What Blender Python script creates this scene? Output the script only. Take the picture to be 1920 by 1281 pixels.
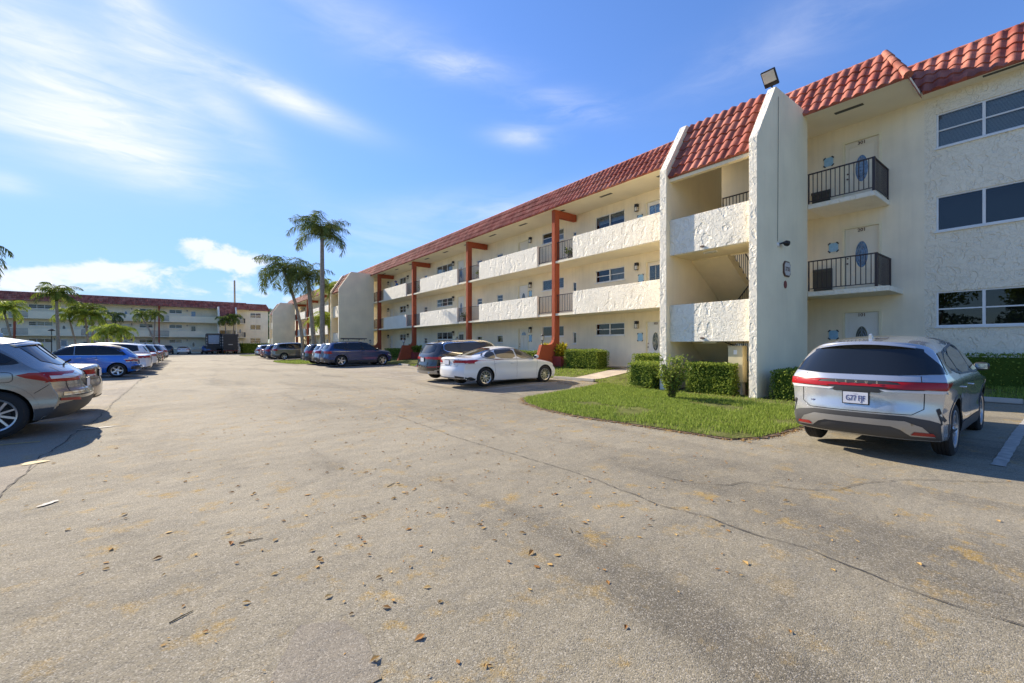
import bpy, bmesh, math, random
import numpy as np
from mathutils import Vector, Matrix, noise
from mathutils.bvhtree import BVHTree
from mathutils.geometry import delaunay_2d_cdt
R = math.radians
PI = math.pi
rnd = random.Random(7)
S = bpy.context.scene
COL = S.collection
for o in list(bpy.data.objects): bpy.data.objects.remove(o)

# ------------------------------------------------------------------ camera
cam = bpy.data.cameras.new('camera')
cam.sensor_width = 36; cam.lens = 36*818/1920
cam.shift_y = (649-640.5)/1920
cam.clip_end = 3000; cam.clip_start = .05
camo = bpy.data.objects.new('camera', cam); COL.objects.link(camo)
camo.location = (0, 0, 1.5); camo.rotation_euler = (R(90), 0, R(-37.2))
S.camera = camo

# ------------------------------------------------------------------ sun + sky
SKY_K = 4.6
SUN_EL, SUN_AZ = 30., -12.          # azimuth from +Y, negative = towards -X
sd = Vector((math.sin(R(SUN_AZ))*math.cos(R(SUN_EL)), math.cos(R(SUN_AZ))*math.cos(R(SUN_EL)), math.sin(R(SUN_EL))))
sl = bpy.data.lights.new('sun', 'SUN'); sl.energy = 4.6; sl.angle = R(.5); sl.color = (1, .89, .73)
so = bpy.data.objects.new('sun', sl); COL.objects.link(so)
so.rotation_euler = (-sd).to_track_quat('-Z', 'Y').to_euler(); so.location = (0, 0, 60)
S.view_settings.view_transform = 'Standard'; S.view_settings.look = 'None'
S.view_settings.exposure = 1.06; S.view_settings.gamma = 1

W = bpy.data.worlds.new("World"); S.world = W; W.use_nodes = True
nt = W.node_tree; N = nt.nodes; LK = nt.links
for n in list(N): N.remove(n)
def wn(t, **k):
    n = N.new(t)
    for a, b in k.items(): setattr(n, a, b)
    return n
def wm(op, a, b=None, c=None):
    n = N.new('ShaderNodeMath'); n.operation = op
    for i, v in enumerate((a, b, c)):
        if v is None: continue
        if isinstance(v, (int, float)): n.inputs[i].default_value = v
        else: LK.new(v, n.inputs[i])
    return n.outputs[0]
out = wn('ShaderNodeOutputWorld'); bg = wn('ShaderNodeBackground')
sky = wn('ShaderNodeTexSky', sky_type='NISHITA', sun_disc=False)
sky.sun_elevation = R(SUN_EL); sky.sun_rotation = R(SUN_AZ)
sky.air_density = 1.0; sky.dust_density = .2; sky.ozone_density = 2.0
tc = wn('ShaderNodeTexCoord'); sp = wn('ShaderNodeSeparateXYZ'); LK.new(tc.outputs['Generated'], sp.inputs[0])
AZ = wm('ARCTAN2', sp.outputs[0], sp.outputs[1])            # azimuth from +Y towards +X
EL = wm('ARCSINE', sp.outputs[2])
cb = wn('ShaderNodeCombineXYZ'); LK.new(AZ, cb.inputs[0]); LK.new(EL, cb.inputs[1])
def wnoise(scale, detail, dist, stretch=(1, 1, 1), rot=0, rough=.55, loc=(0, 0, 0)):
    mp = wn('ShaderNodeMapping'); LK.new(cb.outputs[0], mp.inputs[0])
    mp.inputs['Rotation'].default_value = (0, 0, rot); mp.inputs['Scale'].default_value = stretch
    mp.inputs['Location'].default_value = loc
    n = wn('ShaderNodeTexNoise'); LK.new(mp.outputs[0], n.inputs['Vector'])
    n.inputs['Scale'].default_value = scale; n.inputs['Detail'].default_value = detail
    n.inputs['Distortion'].default_value = dist; n.inputs['Roughness'].default_value = rough
    return n.outputs[0]
fine = wnoise(2.2, 6, 1.1, (1, 3.6, 1), R(-14), .5)
wisp = wnoise(8, 8, 1.2, (1, 4.5, 1), R(-22), .65)
cum = wnoise(16, 9, .3, (1, 1.7, 1), 0, .62)
cumb = wnoise(5, 5, .3, (1, 1.6, 1), 0, .5)
def pxdir(px, py):
    xv = (px-960)/818; zv = (649-py)/818; c, s = math.cos(R(37.2)), math.sin(R(37.2))
    X = xv*c+s; Y = -xv*s+c
    return math.atan2(X, Y), math.atan2(zv, math.hypot(X, Y))
def blob(px, py, sx, sy, rot=0, amp=1.):
    a0, e0 = pxdir(px, py)
    da = wm('SUBTRACT', AZ, a0); de = wm('SUBTRACT', EL, e0)
    c, s = math.cos(R(rot)), math.sin(R(rot))
    u = wm('ADD', wm('MULTIPLY', da, c/sx), wm('MULTIPLY', de, s/sx))
    v = wm('ADD', wm('MULTIPLY', da, -s/sy), wm('MULTIPLY', de, c/sy))
    r2 = wm('ADD', wm('MULTIPLY', u, u), wm('MULTIPLY', v, v))
    return wm('MULTIPLY', wm('POWER', 2.718, wm('MULTIPLY', r2, -1)), amp)
def add(l):
    r = l[0]
    for x in l[1:]: r = wm('ADD', r, x)
    return r
ci = add([blob(190, 185, .15, .060, -26, .95), blob(60, 150, .12, .09, -20, .6), blob(330, 110, .20, .035, -38, .5), blob(250, 60, .12, .04, -60, .4), blob(500, 165, .15, .022, -12, .9),
          blob(160, 268, .16, .020, -3, .8), blob(860, 122, .10, .020, -3, .75), blob(1060, 200, .10, .024, -8, .6),
          blob(980, 255, .07, .020, -4, .55), blob(300, 345, .09, .02, 0, .35), blob(5, 342, .03, .014, 0, .6), blob(900, 400, .28, .04, 6, .38),
          blob(1500, 60, .22, .05, 10, .22), blob(700, 60, .25, .05, -10, .25), blob(700, 465, .15, .04, 0, .3)])
def ramp(v, a, b):
    n = wn('ShaderNodeMapRange', interpolation_type='SMOOTHSTEP'); LK.new(v, n.inputs[0])
    n.inputs[1].default_value = a; n.inputs[2].default_value = b; return n.outputs[0]
cirrus = wm('MULTIPLY', ci, wm('ADD', wm('MULTIPLY', ramp(fine, .27, .74), .78), wm('MULTIPLY', ramp(wisp, .32, .76), .24)))
cirrus = wm('MINIMUM', wm('MULTIPLY', cirrus, 1.25), .82)
cu = add([blob(130, 512, .10, .017, 2, .95), blob(250, 505, .07, .020, 0, 1.0), blob(430, 485, .065, .028, 0, 1.2), blob(365, 454, .04, .012, 0, .85),
          blob(480, 500, .09, .03, 0, .6), blob(250, 548, .5, .020, 0, .45), blob(500, 548, .16, .02, 0, .4), blob(10, 540, .16, .028, 0, .5)])
cumul = ramp(wm('ADD', cu, wm('MULTIPLY', wm('SUBTRACT', wm('ADD', wm('MULTIPLY', cum, .55), wm('MULTIPLY', cumb, .45)), .5), 5.2)), .60, 1.25)
cumul = wm('MULTIPLY', cumul, wm('MINIMUM', cu, .82))
cloud = wm('MINIMUM', wm('ADD', cirrus, cumul), .93)
# sky colour: Nishita, slightly deepened
skc = wn('ShaderNodeMix', data_type='RGBA', blend_type='MULTIPLY'); skc.inputs[0].default_value = 1
lum = wn('ShaderNodeRGBToBW'); LK.new(sky.outputs[0], lum.inputs[0])
soft = wm('POWER', wm('ADD', 1, wm('POWER', wm('DIVIDE', lum.outputs[0], SKY_K), 2)), -.5)      # soft shoulder: tames the glare round the sun
vs_ = wn('ShaderNodeVectorMath', operation='SCALE'); LK.new(sky.outputs[0], vs_.inputs[0]); LK.new(soft, vs_.inputs['Scale'])
LK.new(vs_.outputs[0], skc.inputs[6]); skc.inputs[7].default_value = (.71, .93, 1.32, 1)
mix = wn('ShaderNodeMix', data_type='RGBA'); LK.new(cloud, mix.inputs[0]); LK.new(skc.outputs[2], mix.inputs[6])
mix.inputs[7].default_value = (5.4, 5.5, 6.0, 1)
LK.new(mix.outputs[2], bg.inputs[0]); bg.inputs[1].default_value = .095
LK.new(bg.outputs[0], out.inputs[0])

# ------------------------------------------------------------------ helpers
def ss(a, b, x):
    t = min(1, max(0, (x-a)/(b-a))); return t*t*(3-2*t)
def gz(X, Y):
    """ground height: parking bays on the building side rise a little"""
    dip = ss(1.8, 3.6, Y)*(1-ss(10.2, 12.2, Y))
    z = .085*ss(7.8, 11.6, X)*(1-.9*dip)
    z += .3*ss(13.2, 16.9, X)*(1 if Y > -60 else 0)
    z += .03*ss(1.45, 5, -X)
    z += .10*ss(85, 104, Y)*ss(-40, -39, X)*(1-ss(30, 40, X))*.3
    return z
def label(o, lab=None, cat=None, group=None, kind=None):
    if lab: o['label'] = lab
    if cat: o['category'] = cat
    if group: o['group'] = group
    if kind: o['kind'] = kind
    return o
def empty(name, loc, rz=0, **k):
    o = bpy.data.objects.new(name, None); COL.objects.link(o)
    o.location = loc; o.rotation_euler = (0, 0, rz); o.empty_display_size = .3
    return label(o, **k)
def link(name, me, parent=None, **k):
    o = bpy.data.objects.new(name, me); COL.objects.link(o)
    if parent: o.parent = parent
    return label(o, **k)
class MB:
    def __init__(s, off=(0, 0, 0)): s.v = []; s.f = []; s.m = []; s.off = off
    def add(s, vs, fs, mi=0):
        b = len(s.v); s.v += [tuple(p) for p in vs]; s.f += [tuple(b+i for i in f) for f in fs]; s.m += [mi]*len(fs)
    def box(s, x0, x1, y0, y1, z0, z1, mi=0):
        s.add([(x0, y0, z0), (x1, y0, z0), (x1, y1, z0), (x0, y1, z0), (x0, y0, z1), (x1, y0, z1), (x1, y1, z1), (x0, y1, z1)],
              [(0, 3, 2, 1), (4, 5, 6, 7), (0, 1, 5, 4), (1, 2, 6, 5), (2, 3, 7, 6), (3, 0, 4, 7)], mi)
    def quad(s, a, b, c, d, mi=0): s.add([a, b, c, d], [(0, 1, 2, 3)], mi)
    def prism(s, poly, fn, t0, t1, mi=0):
        """poly of 2D points extruded between t0 and t1; fn(p,t)->3D"""
        n = len(poly)
        s.add([fn(p, t0) for p in poly]+[fn(p, t1) for p in poly],
              [tuple(range(n))[::-1], tuple(range(n, 2*n))]+[(i, (i+1) % n, n+(i+1) % n, n+i) for i in range(n)], mi)
    def tube(s, pts, r, n=8, mi=0, cap=True):
        pts = [Vector(p) for p in pts]; rr = r if isinstance(r, (list, tuple)) else [r]*len(pts)
        b = len(s.v); up = Vector((0, 0, 1))
        for i, p in enumerate(pts):
            d = (pts[min(i+1, len(pts)-1)]-pts[max(i-1, 0)]).normalized()
            a = d.cross(up)
            if a.length < .05: a = d.cross(Vector((1, 0, 0)))
            a.normalize(); c = d.cross(a)
            for k in range(n):
                t = 2*PI*k/n; q = p+(a*math.cos(t)+c*math.sin(t))*rr[i]; s.v.append(tuple(q))
        for i in range(len(pts)-1):
            for k in range(n):
                s.f.append((b+i*n+k, b+i*n+(k+1) % n, b+(i+1)*n+(k+1) % n, b+(i+1)*n+k)); s.m.append(mi)
        if cap:
            s.f.append(tuple(b+k for k in range(n))[::-1]); s.m.append(mi)
            e = b+(len(pts)-1)*n; s.f.append(tuple(e+k for k in range(n))); s.m.append(mi)
    def lathe(s, prof, fn, n=32, mi=0, closed=False):
        """prof list of (r,h) revolved; fn(r*cos, r*sin, h)->3D"""
        b = len(s.v)
        for k in range(n):
            t = 2*PI*k/n
            for r, h in prof: s.v.append(tuple(fn(r*math.cos(t), r*math.sin(t), h)))
        m = len(prof)
        for k in range(n):
            for j in range(m if closed else m-1):
                a, c = b+k*m+j, b+((k+1) % n)*m+j
                a2, c2 = b+k*m+(j+1) % m, b+((k+1) % n)*m+(j+1) % m
                s.f.append((a, c, c2, a2)); s.m.append(mi)
    def mesh(s, name, mats, smooth=False, sharp=None, bevel=0, recalc=True):
        me = bpy.data.meshes.new(name)
        o = s.off
        me.from_pydata([(a-o[0], b-o[1], c-o[2]) for a, b, c in s.v], [], s.f)
        for m in (mats if isinstance(mats, (list, tuple)) else [mats]): me.materials.append(m)
        me.polygons.foreach_set('material_index', s.m)
        if bevel or recalc:
            bm = bmesh.new(); bm.from_mesh(me)
            if recalc: bmesh.ops.recalc_face_normals(bm, faces=bm.faces)
            if bevel:
                bmesh.ops.bevel(bm, geom=[e for e in bm.edges if e.is_manifold and e.calc_face_angle(0) > .5], offset=bevel, segments=2, affect='EDGES')
            bm.to_mesh(me); bm.free()
        if smooth:
            me.polygons.foreach_set('use_smooth', [True]*len(me.polygons))
            if sharp: me.set_sharp_from_angle(angle=R(sharp))
        me.update(); return me
    def build(s, name, mats, parent=None, smooth=False, sharp=None, bevel=0, recalc=True, **k):
        return link(name, s.mesh(name, mats, smooth, sharp, bevel, recalc), parent, **k)

# ------------------------------------------------------------------ materials
def newmat(name):
    m = bpy.data.materials.new(name); m.use_nodes = True
    n = m.node_tree.nodes; b = n.get('Principled BSDF'); return m, n, m.node_tree.links, b
def plain(name, c, rough=.6, metal=0, coat=0, spec=.5, emit=None, var=0, vscale=3, bump=0, bscale=40, sheen=0):
    m, n, l, b = newmat(name)
    b.inputs['Base Color'].default_value = (*c, 1); b.inputs['Roughness'].default_value = rough
    b.inputs['Metallic'].default_value = metal; b.inputs['Coat Weight'].default_value = coat
    b.inputs['Coat Roughness'].default_value = .04
    b.inputs['Specular IOR Level'].default_value = spec
    if emit: b.inputs['Emission Color'].default_value = (*emit[:3], 1); b.inputs['Emission Strength'].default_value = emit[3]
    if var or bump:
        t = n.new('ShaderNodeTexCoord')
    if var:
        x = n.new('ShaderNodeTexNoise'); x.inputs['Scale'].default_value = vscale; x.inputs['Detail'].default_value = 6
        l.new(t.outputs['Object'], x.inputs['Vector'])
        r = n.new('ShaderNodeMapRange'); l.new(x.outputs[0], r.inputs[0]); r.inputs[1].default_value = .3; r.inputs[2].default_value = .7
        r.inputs[3].default_value = 1-var; r.inputs[4].default_value = 1+var
        mx = n.new('ShaderNodeVectorMath'); mx.operation = 'SCALE'; mx.inputs[0].default_value = c; l.new(r.outputs[0], mx.inputs['Scale'])
        l.new(mx.outputs[0], b.inputs['Base Color'])
    if bump:
        x = n.new('ShaderNodeTexNoise'); x.inputs['Scale'].default_value = bscale; x.inputs['Detail'].default_value = 5
        l.new(t.outputs['Object'], x.inputs['Vector'])
        bp = n.new('ShaderNodeBump'); bp.inputs['Strength'].default_value = 1; bp.inputs['Distance'].default_value = bump
        l.new(x.outputs[0], bp.inputs['Height']); l.new(bp.outputs[0], b.inputs['Normal'])
    return m
def stucco(name, c, swirl=0., fine=.004, sscale=3.0, dirt=.1, streak=.0):
    """cream stucco: mottled paint, fine grain and (swirl) raised trowelled flakes"""
    m, n, l, b = newmat(name); b.inputs['Roughness'].default_value = .9; b.inputs['Specular IOR Level'].default_value = .2
    t = n.new('ShaderNodeTexCoord')
    a = n.new('ShaderNodeTexNoise'); a.inputs['Scale'].default_value = .9; a.inputs['Detail'].default_value = 7; l.new(t.outputs['Object'], a.inputs['Vector'])
    r = n.new('ShaderNodeMapRange'); l.new(a.outputs[0], r.inputs[0]); r.inputs[1].default_value = .3; r.inputs[2].default_value = .7; r.inputs[3].default_value = 1-dirt; r.inputs[4].default_value = 1+dirt*.5
    # rain streaks
    mp = n.new('ShaderNodeMapping'); mp.inputs['Scale'].default_value = (5, 5, .35); l.new(t.outputs['Object'], mp.inputs[0])
    st = n.new('ShaderNodeTexNoise'); st.inputs['Scale'].default_value = 1.5; st.inputs['Detail'].default_value = 5; l.new(mp.outputs[0], st.inputs['Vector'])
    r2 = n.new('ShaderNodeMapRange'); l.new(st.outputs[0], r2.inputs[0]); r2.inputs[1].default_value = .45; r2.inputs[2].default_value = .75; r2.inputs[3].default_value = 1; r2.inputs[4].default_value = 1-streak
    mm = n.new('ShaderNodeMath'); mm.operation = 'MULTIPLY'; l.new(r.outputs[0], mm.inputs[0]); l.new(r2.outputs[0], mm.inputs[1])
    v = n.new('ShaderNodeVectorMath'); v.operation = 'SCALE'; v.inputs[0].default_value = c; l.new(mm.outputs[0], v.inputs['Scale'])
    l.new(v.outputs[0], b.inputs['Base Color'])
    f = n.new('ShaderNodeTexNoise'); f.inputs['Scale'].default_value = 28; f.inputs['Detail'].default_value = 6; f.inputs['Roughness'].default_value = .65; l.new(t.outputs['Object'], f.inputs['Vector'])
    b1 = n.new('ShaderNodeBump'); b1.inputs['Distance'].default_value = fine; b1.inputs['Strength'].default_value = 1; l.new(f.outputs[0], b1.inputs['Height'])
    last = b1
    if swirl:
        # long leaf-shaped trowel marks, warped
        w = n.new('ShaderNodeTexNoise'); w.inputs['Scale'].default_value = 2.2; w.inputs['Detail'].default_value = 3; l.new(t.outputs['Object'], w.inputs['Vector'])
        sc = n.new('ShaderNodeVectorMath'); sc.operation = 'SCALE'; l.new(w.outputs['Color'], sc.inputs[0]); sc.inputs['Scale'].default_value = .55
        ad = n.new('ShaderNodeVectorMath'); ad.operation = 'ADD'; l.new(t.outputs['Object'], ad.inputs[0]); l.new(sc.outputs[0], ad.inputs[1])
        mp2 = n.new('ShaderNodeMapping'); mp2.inputs['Scale'].default_value = (1, 1, .5); l.new(ad.outputs[0], mp2.inputs[0])
        vo = n.new('ShaderNodeTexVoronoi'); vo.feature = 'F1'; vo.inputs['Scale'].default_value = sscale; l.new(mp2.outputs[0], vo.inputs['Vector'])
        e = n.new('ShaderNodeMapRange'); e.interpolation_type = 'SMOOTHSTEP'; l.new(vo.outputs['Distance'], e.inputs[0]); e.inputs[1].default_value = .30; e.inputs[2].default_value = .42; e.inputs[3].default_value = 0; e.inputs[4].default_value = 1
        n2 = n.new('ShaderNodeTexNoise'); n2.inputs['Scale'].default_value = 7; n2.inputs['Detail'].default_value = 4; n2.inputs['Distortion'].default_value = 1.6; l.new(t.outputs['Object'], n2.inputs['Vector'])
        e2 = n.new('ShaderNodeMapRange'); e2.interpolation_type = 'SMOOTHSTEP'; l.new(n2.outputs[0], e2.inputs[0]); e2.inputs[1].default_value = .47; e2.inputs[2].default_value = .55
        s3 = n.new('ShaderNodeMath'); s3.operation = 'MULTIPLY_ADD'; l.new(e2.outputs[0], s3.inputs[0]); s3.inputs[1].default_value = .55; l.new(e.outputs[0], s3.inputs[2])
        b2 = n.new('ShaderNodeBump'); b2.inputs['Distance'].default_value = swirl; b2.inputs['Strength'].default_value = 1
        l.new(s3.outputs[0], b2.inputs['Height']); l.new(b1.outputs[0], b2.inputs['Normal']); last = b2
    l.new(last.outputs[0], b.inputs['Normal'])
    return m
def glassmat(name, tint=(.55, .62, .62), refl=1.0, rough=.01):
    m, n, l, b = newmat(name); n.remove(b)
    o = n.get('Material Output'); t = n.new('ShaderNodeBsdfTransparent'); t.inputs[0].default_value = (*tint, 1)
    g = n.new('ShaderNodeBsdfGlossy'); g.inputs['Roughness'].default_value = rough; g.inputs[0].default_value = (1, 1, 1, 1)
    f = n.new('ShaderNodeFresnel'); f.inputs['IOR'].default_value = 1.55
    k = n.new('ShaderNodeMath'); k.operation = 'MULTIPLY'; k.inputs[1].default_value = refl; k.use_clamp = True; l.new(f.outputs[0], k.inputs[0])
    x = n.new('ShaderNodeMixShader'); l.new(k.outputs[0], x.inputs[0]); l.new(t.outputs[0], x.inputs[1]); l.new(g.outputs[0], x.inputs[2])
    l.new(x.outputs[0], o.inputs[0]); return m
M = {}
CREAM = (.93, .83, .63)
M['wall'] = stucco('wall_stucco', CREAM, 0, .004, dirt=.10, streak=.06)
M['wall_sw'] = stucco('wall_swirl', (.90, .82, .65), .014, .004, 5.2, dirt=.06)
M['fin'] = stucco('fin_stucco', (.95, .82, .57), 0, .005, dirt=.08, streak=.03)
M['fin_edge'] = stucco('edge_stucco', (.92, .85, .70), .014, .005, 5.5, dirt=.08)
M['parapet'] = stucco('parapet_stucco', (.93, .87, .73), .022, .005, 3.0, dirt=.06)
M['soffit'] = stucco('soffit_stucco', (.88, .80, .61), 0, .002, dirt=.06)
M['trimcream'] = plain('cream_trim', (.84, .76, .54), .6, var=.05)
M['white'] = plain('white_paint', (.78, .78, .76), .45, var=.04)
M['doorcream'] = plain('door_cream', (.84, .76, .60), .45)
M['doorwhite'] = plain('door_white', (.78, .77, .72), .45)
M['black'] = plain('black_metal', (.018, .015, .015), .45)
M['rail'] = plain('railing_paint', (.035, .022, .022), .5)
M['orange'] = stucco('orange_stucco', (.40, .10, .05), .006, .005, 7, dirt=.12)
M['brickred'] = plain('planter_red', (.34, .055, .04), .75, var=.18, bump=.004, bscale=22)
M['glass'] = glassmat('window_glass', (.66, .72, .72), 1.15)
M['glassblue'] = plain('etched_glass', (.12, .22, .36), .16, coat=.8, var=.55, vscale=16)
M['glassdark'] = plain('leaded_glass', (.05, .065, .06), .12, coat=.8, var=.7, vscale=22)
M['came'] = plain('lead_came', (.32, .36, .42), .3, .7)
M['room'] = plain('dark_room', (.035, .035, .036), .9, var=.4, vscale=.8)  # darkness of the unlit rooms put into the boxes behind the panes
M['blind'] = plain('blind_slats', (.80, .79, .76), .6)
M['curtain'] = plain('curtain', (.50, .45, .36), .8)
M['concrete'] = plain('concrete', (.42, .39, .34), .9, var=.16, vscale=2.5, bump=.004, bscale=35)
M['lampglass'] = plain('lamp_glass', (.72, .70, .64), .25)
M['acgrey'] = plain('ac_grille', (.075, .075, .062), .7)
M['poster'] = plain('paper_blue', (.32, .56, .74), .7, var=.12, vscale=14)
M['tape'] = plain('dark_tape', (.03, .03, .05), .5)
M['signwhite'] = plain('sign_white', (.66, .60, .54), .5)
M['brown'] = plain('brown_frame', (.12, .065, .04), .5)
M['maroon'] = plain('maroon_plaque', (.22, .05, .04), .5)
M['utility'] = plain('utility_beige', (.60, .52, .32), .55, var=.08)
M['bark'] = plain('palm_bark', (.30, .25, .19), .9, var=.25, vscale=6, bump=.02, bscale=14)
M['stem'] = plain('woody_stem', (.12, .09, .05), .9, var=.2)
M['soil'] = plain('mulch_soil', (.13, .085, .055), .95, var=.4, vscale=9, bump=.02, bscale=30)

def tilemat(name, c1, c2):
    m, n, l, b = newmat(name); b.inputs['Roughness'].default_value = .78; b.inputs['Specular IOR Level'].default_value = .22
    t = n.new('ShaderNodeTexCoord'); a = n.new('ShaderNodeTexNoise'); a.inputs['Scale'].default_value = 1.4; a.inputs['Detail'].default_value = 8; l.new(t.outputs['Object'], a.inputs['Vector'])
    r = n.new('ShaderNodeMapRange'); l.new(a.outputs[0], r.inputs[0]); r.inputs[1].default_value = .35; r.inputs[2].default_value = .68
    x = n.new('ShaderNodeMix'); x.data_type = 'RGBA'; l.new(r.outputs[0], x.inputs[0]); x.inputs[6].default_value = (*c1, 1); x.inputs[7].default_value = (*c2, 1)
    sn = n.new('ShaderNodeVectorMath'); sn.operation = 'SNAP'; l.new(t.outputs['Object'], sn.inputs[0]); sn.inputs[1].default_value = (.29, 50, .355)
    wh = n.new('ShaderNodeTexWhiteNoise'); l.new(sn.outputs[0], wh.inputs[0])
    rv = n.new('ShaderNodeMapRange'); l.new(wh.outputs[0], rv.inputs[0]); rv.inputs[3].default_value = .74; rv.inputs[4].default_value = 1.2
    sv = n.new('ShaderNodeVectorMath'); sv.operation = 'SCALE'; l.new(x.outputs[2], sv.inputs[0]); l.new(rv.outputs[0], sv.inputs['Scale']); l.new(sv.outputs[0], b.inputs['Base Color'])
    f = n.new('ShaderNodeTexNoise'); f.inputs['Scale'].default_value = 30; f.inputs['Detail'].default_value = 5; l.new(t.outputs['Object'], f.inputs['Vector'])
    bp = n.new('ShaderNodeBump'); bp.inputs['Distance'].default_value = .004; l.new(f.outputs[0], bp.inputs['Height']); l.new(bp.outputs[0], b.inputs['Normal'])
    return m
M['tile'] = tilemat('roof_tile_red', (.31, .078, .052), (.46, .18, .125))
M['ridge'] = tilemat('ridge_tile', (.36, .10, .065), (.50, .22, .15))

def leafmat(name, c, c2, rough=.5, trans=.35):
    m, n, l, b = newmat(name); b.inputs['Roughness'].default_value = rough; b.inputs['Specular IOR Level'].default_value = .06
    g = n.new('ShaderNodeNewGeometry')
    x = n.new('ShaderNodeMix'); x.data_type = 'RGBA'; l.new(g.outputs['Random Per Island'], x.inputs[0]); x.inputs[6].default_value = (*c, 1); x.inputs[7].default_value = (*c2, 1)
    l.new(x.outputs[2], b.inputs['Base Color'])
    tr = n.new('ShaderNodeBsdfTranslucent'); l.new(x.outputs[2], tr.inputs[0])
    mx = n.new('ShaderNodeMixShader'); mx.inputs[0].default_value = trans
    o = n.get('Material Output'); l.new(b.outputs[0], mx.inputs[1]); l.new(tr.outputs[0], mx.inputs[2]); l.new(mx.outputs[0], o.inputs[0])
    return m
M['palm'] = leafmat('palm_leaf', (.085, .13, .025), (.22, .26, .045), .45)
M['palmlight'] = leafmat('palm_leaf_light', (.20, .29, .045), (.34, .38, .06), .45, .45)
M['palmdark'] = leafmat('palm_leaf_dark', (.075, .115, .035), (.19, .225, .06), .8)
M['hedge'] = leafmat('hedge_leaf', (.11, .18, .03), (.33, .39, .07), .42)
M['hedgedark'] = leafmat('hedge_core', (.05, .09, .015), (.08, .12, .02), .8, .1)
M['croton'] = leafmat('croton_leaf', (.30, .34, .04), (.85, .66, .07), .4)
M['grassblade'] = leafmat('grass_blade', (.15, .22, .03), (.34, .42, .09), .6, .4)
M['litter'] = leafmat('dead_leaf', (.28, .12, .035), (.62, .42, .16), .7, .15)
M['treeleaf'] = leafmat('tree_leaf', (.05, .10, .02), (.12, .18, .03), .6)

def groundmat(name, base, dark, light, stain, speck=1.0, scale=1.):
    """asphalt: aggregate speckle, worn pale patches, darker oily patches, ochre dust stains"""
    m, n, l, b = newmat(name); b.inputs['Roughness'].default_value = .93; b.inputs['Specular IOR Level'].default_value = .25
    t = n.new('ShaderNodeTexCoord'); P = t.outputs['Object']
    def nz(s, d, r=.55, di=0, mp=None):
        x = n.new('ShaderNodeTexNoise'); x.inputs['Scale'].default_value = s; x.inputs['Detail'].default_value = d; x.inputs['Roughness'].default_value = r; x.inputs['Distortion'].default_value = di
        l.new(mp or P, x.inputs['Vector']); return x.outputs[0]
    def rg(v, a, c, o0=0, o1=1):
        r = n.new('ShaderNodeMapRange'); r.interpolation_type = 'SMOOTHSTEP'; l.new(v, r.inputs[0])
        for i, q in enumerate((a, c, o0, o1)): r.inputs[i+1].default_value = q
        return r.outputs[0]
    def mix(f, a, c):
        x = n.new('ShaderNodeMix'); x.data_type = 'RGBA'; l.new(f, x.inputs[0]) if not isinstance(f, float) else setattr(x.inputs[0], 'default_value', f)
        for i, q in ((6, a), (7, c)):
            if isinstance(q, tuple): x.inputs[i].default_value = (*q, 1)
            else: l.new(q, x.inputs[i])
        return x.outputs[2]
    mpn = n.new('ShaderNodeMapping'); mpn.inputs['Scale'].default_value = (1, .22, 1); mpn.inputs['Rotation'].default_value = (0, 0, R(-8)); l.new(P, mpn.inputs[0])
    col = mix(rg(nz(.16*scale, 6), .38, .62), base, light)
    col = mix(rg(nz(.7, 6, .6, .6, mpn.outputs[0]), .48, .70, 0, .8), col, dark)
    col = mix(rg(nz(.33, 8, .6, .4), .56, .7, 0, .45), col, dark)
    st = n.new('ShaderNodeMath'); st.operation = 'MULTIPLY'
    l.new(rg(nz(2.8, 7, .74), .53, .66, 0, .9), st.inputs[0]); l.new(rg(nz(.30, 3), .36, .55, .12, .95), st.inputs[1])
    col = mix(st.outputs[0], col, stain)
    vo = n.new('ShaderNodeTexVoronoi'); vo.inputs['Scale'].default_value = 150; l.new(P, vo.inputs['Vector'])
    sep = n.new('ShaderNodeSeparateColor'); l.new(vo.outputs['Color'], sep.inputs[0])
    col = mix(rg(sep.outputs[0], .68, .97, 0, .55*speck), col, (.055, .05, .045))
    col = mix(rg(sep.outputs[1], .68, 1., 0, .42*speck), col, (.58, .53, .44))
    l.new(col, b.inputs['Base Color'])
    h = n.new('ShaderNodeMath'); h.operation = 'ADD'; l.new(nz(60, 5, .7), h.inputs[0])
    vm = n.new('ShaderNodeMath'); vm.operation = 'MULTIPLY'; l.new(vo.outputs['Distance'], vm.inputs[0]); vm.inputs[1].default_value = -1.1; l.new(vm.outputs[0], h.inputs[1])
    bp = n.new('ShaderNodeBump'); bp.inputs['Distance'].default_value = .0022; l.new(h.outputs[0], bp.inputs['Height'])
    b2 = n.new('ShaderNodeBump'); b2.inputs['Distance'].default_value = .05; l.new(nz(1.3, 4), b2.inputs['Height']); l.new(bp.outputs[0], b2.inputs['Normal'])
    l.new(b2.outputs[0], b.inputs['Normal']); return m
M['asphalt'] = groundmat('asphalt', (.228, .200, .142), (.118, .104, .077), (.295, .260, .188), (.34, .225, .065))
M['asphalt_old'] = groundmat('asphalt_pale', (.25, .215, .165), (.165, .143, .112), (.31, .27, .205), (.32, .24, .12), .7)
M['patch'] = groundmat('asphalt_patch', (.225, .197, .152), (.19, .165, .13), (.25, .22, .17), (.30, .225, .12), .8)
M['grassbase'] = plain('turf', (.13, .14, .045), .95, spec=.05, var=.35, vscale=1.6, bump=.03, bscale=24)
M['field'] = plain('far_ground', (.12, .15, .05), .95, var=.3, vscale=.1)
M['paintw'] = plain('worn_white_paint', (.40, .38, .335), .8, var=.25, vscale=9)
M['painty'] = plain('worn_yellow_paint', (.42, .31, .13), .8, var=.3, vscale=9)
M['crack'] = plain('crack', (.07, .06, .048), .95)
M['path'] = plain('path_concrete', (.44, .37, .29), .92, var=.2, vscale=2.2, bump=.004, bscale=40)

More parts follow.
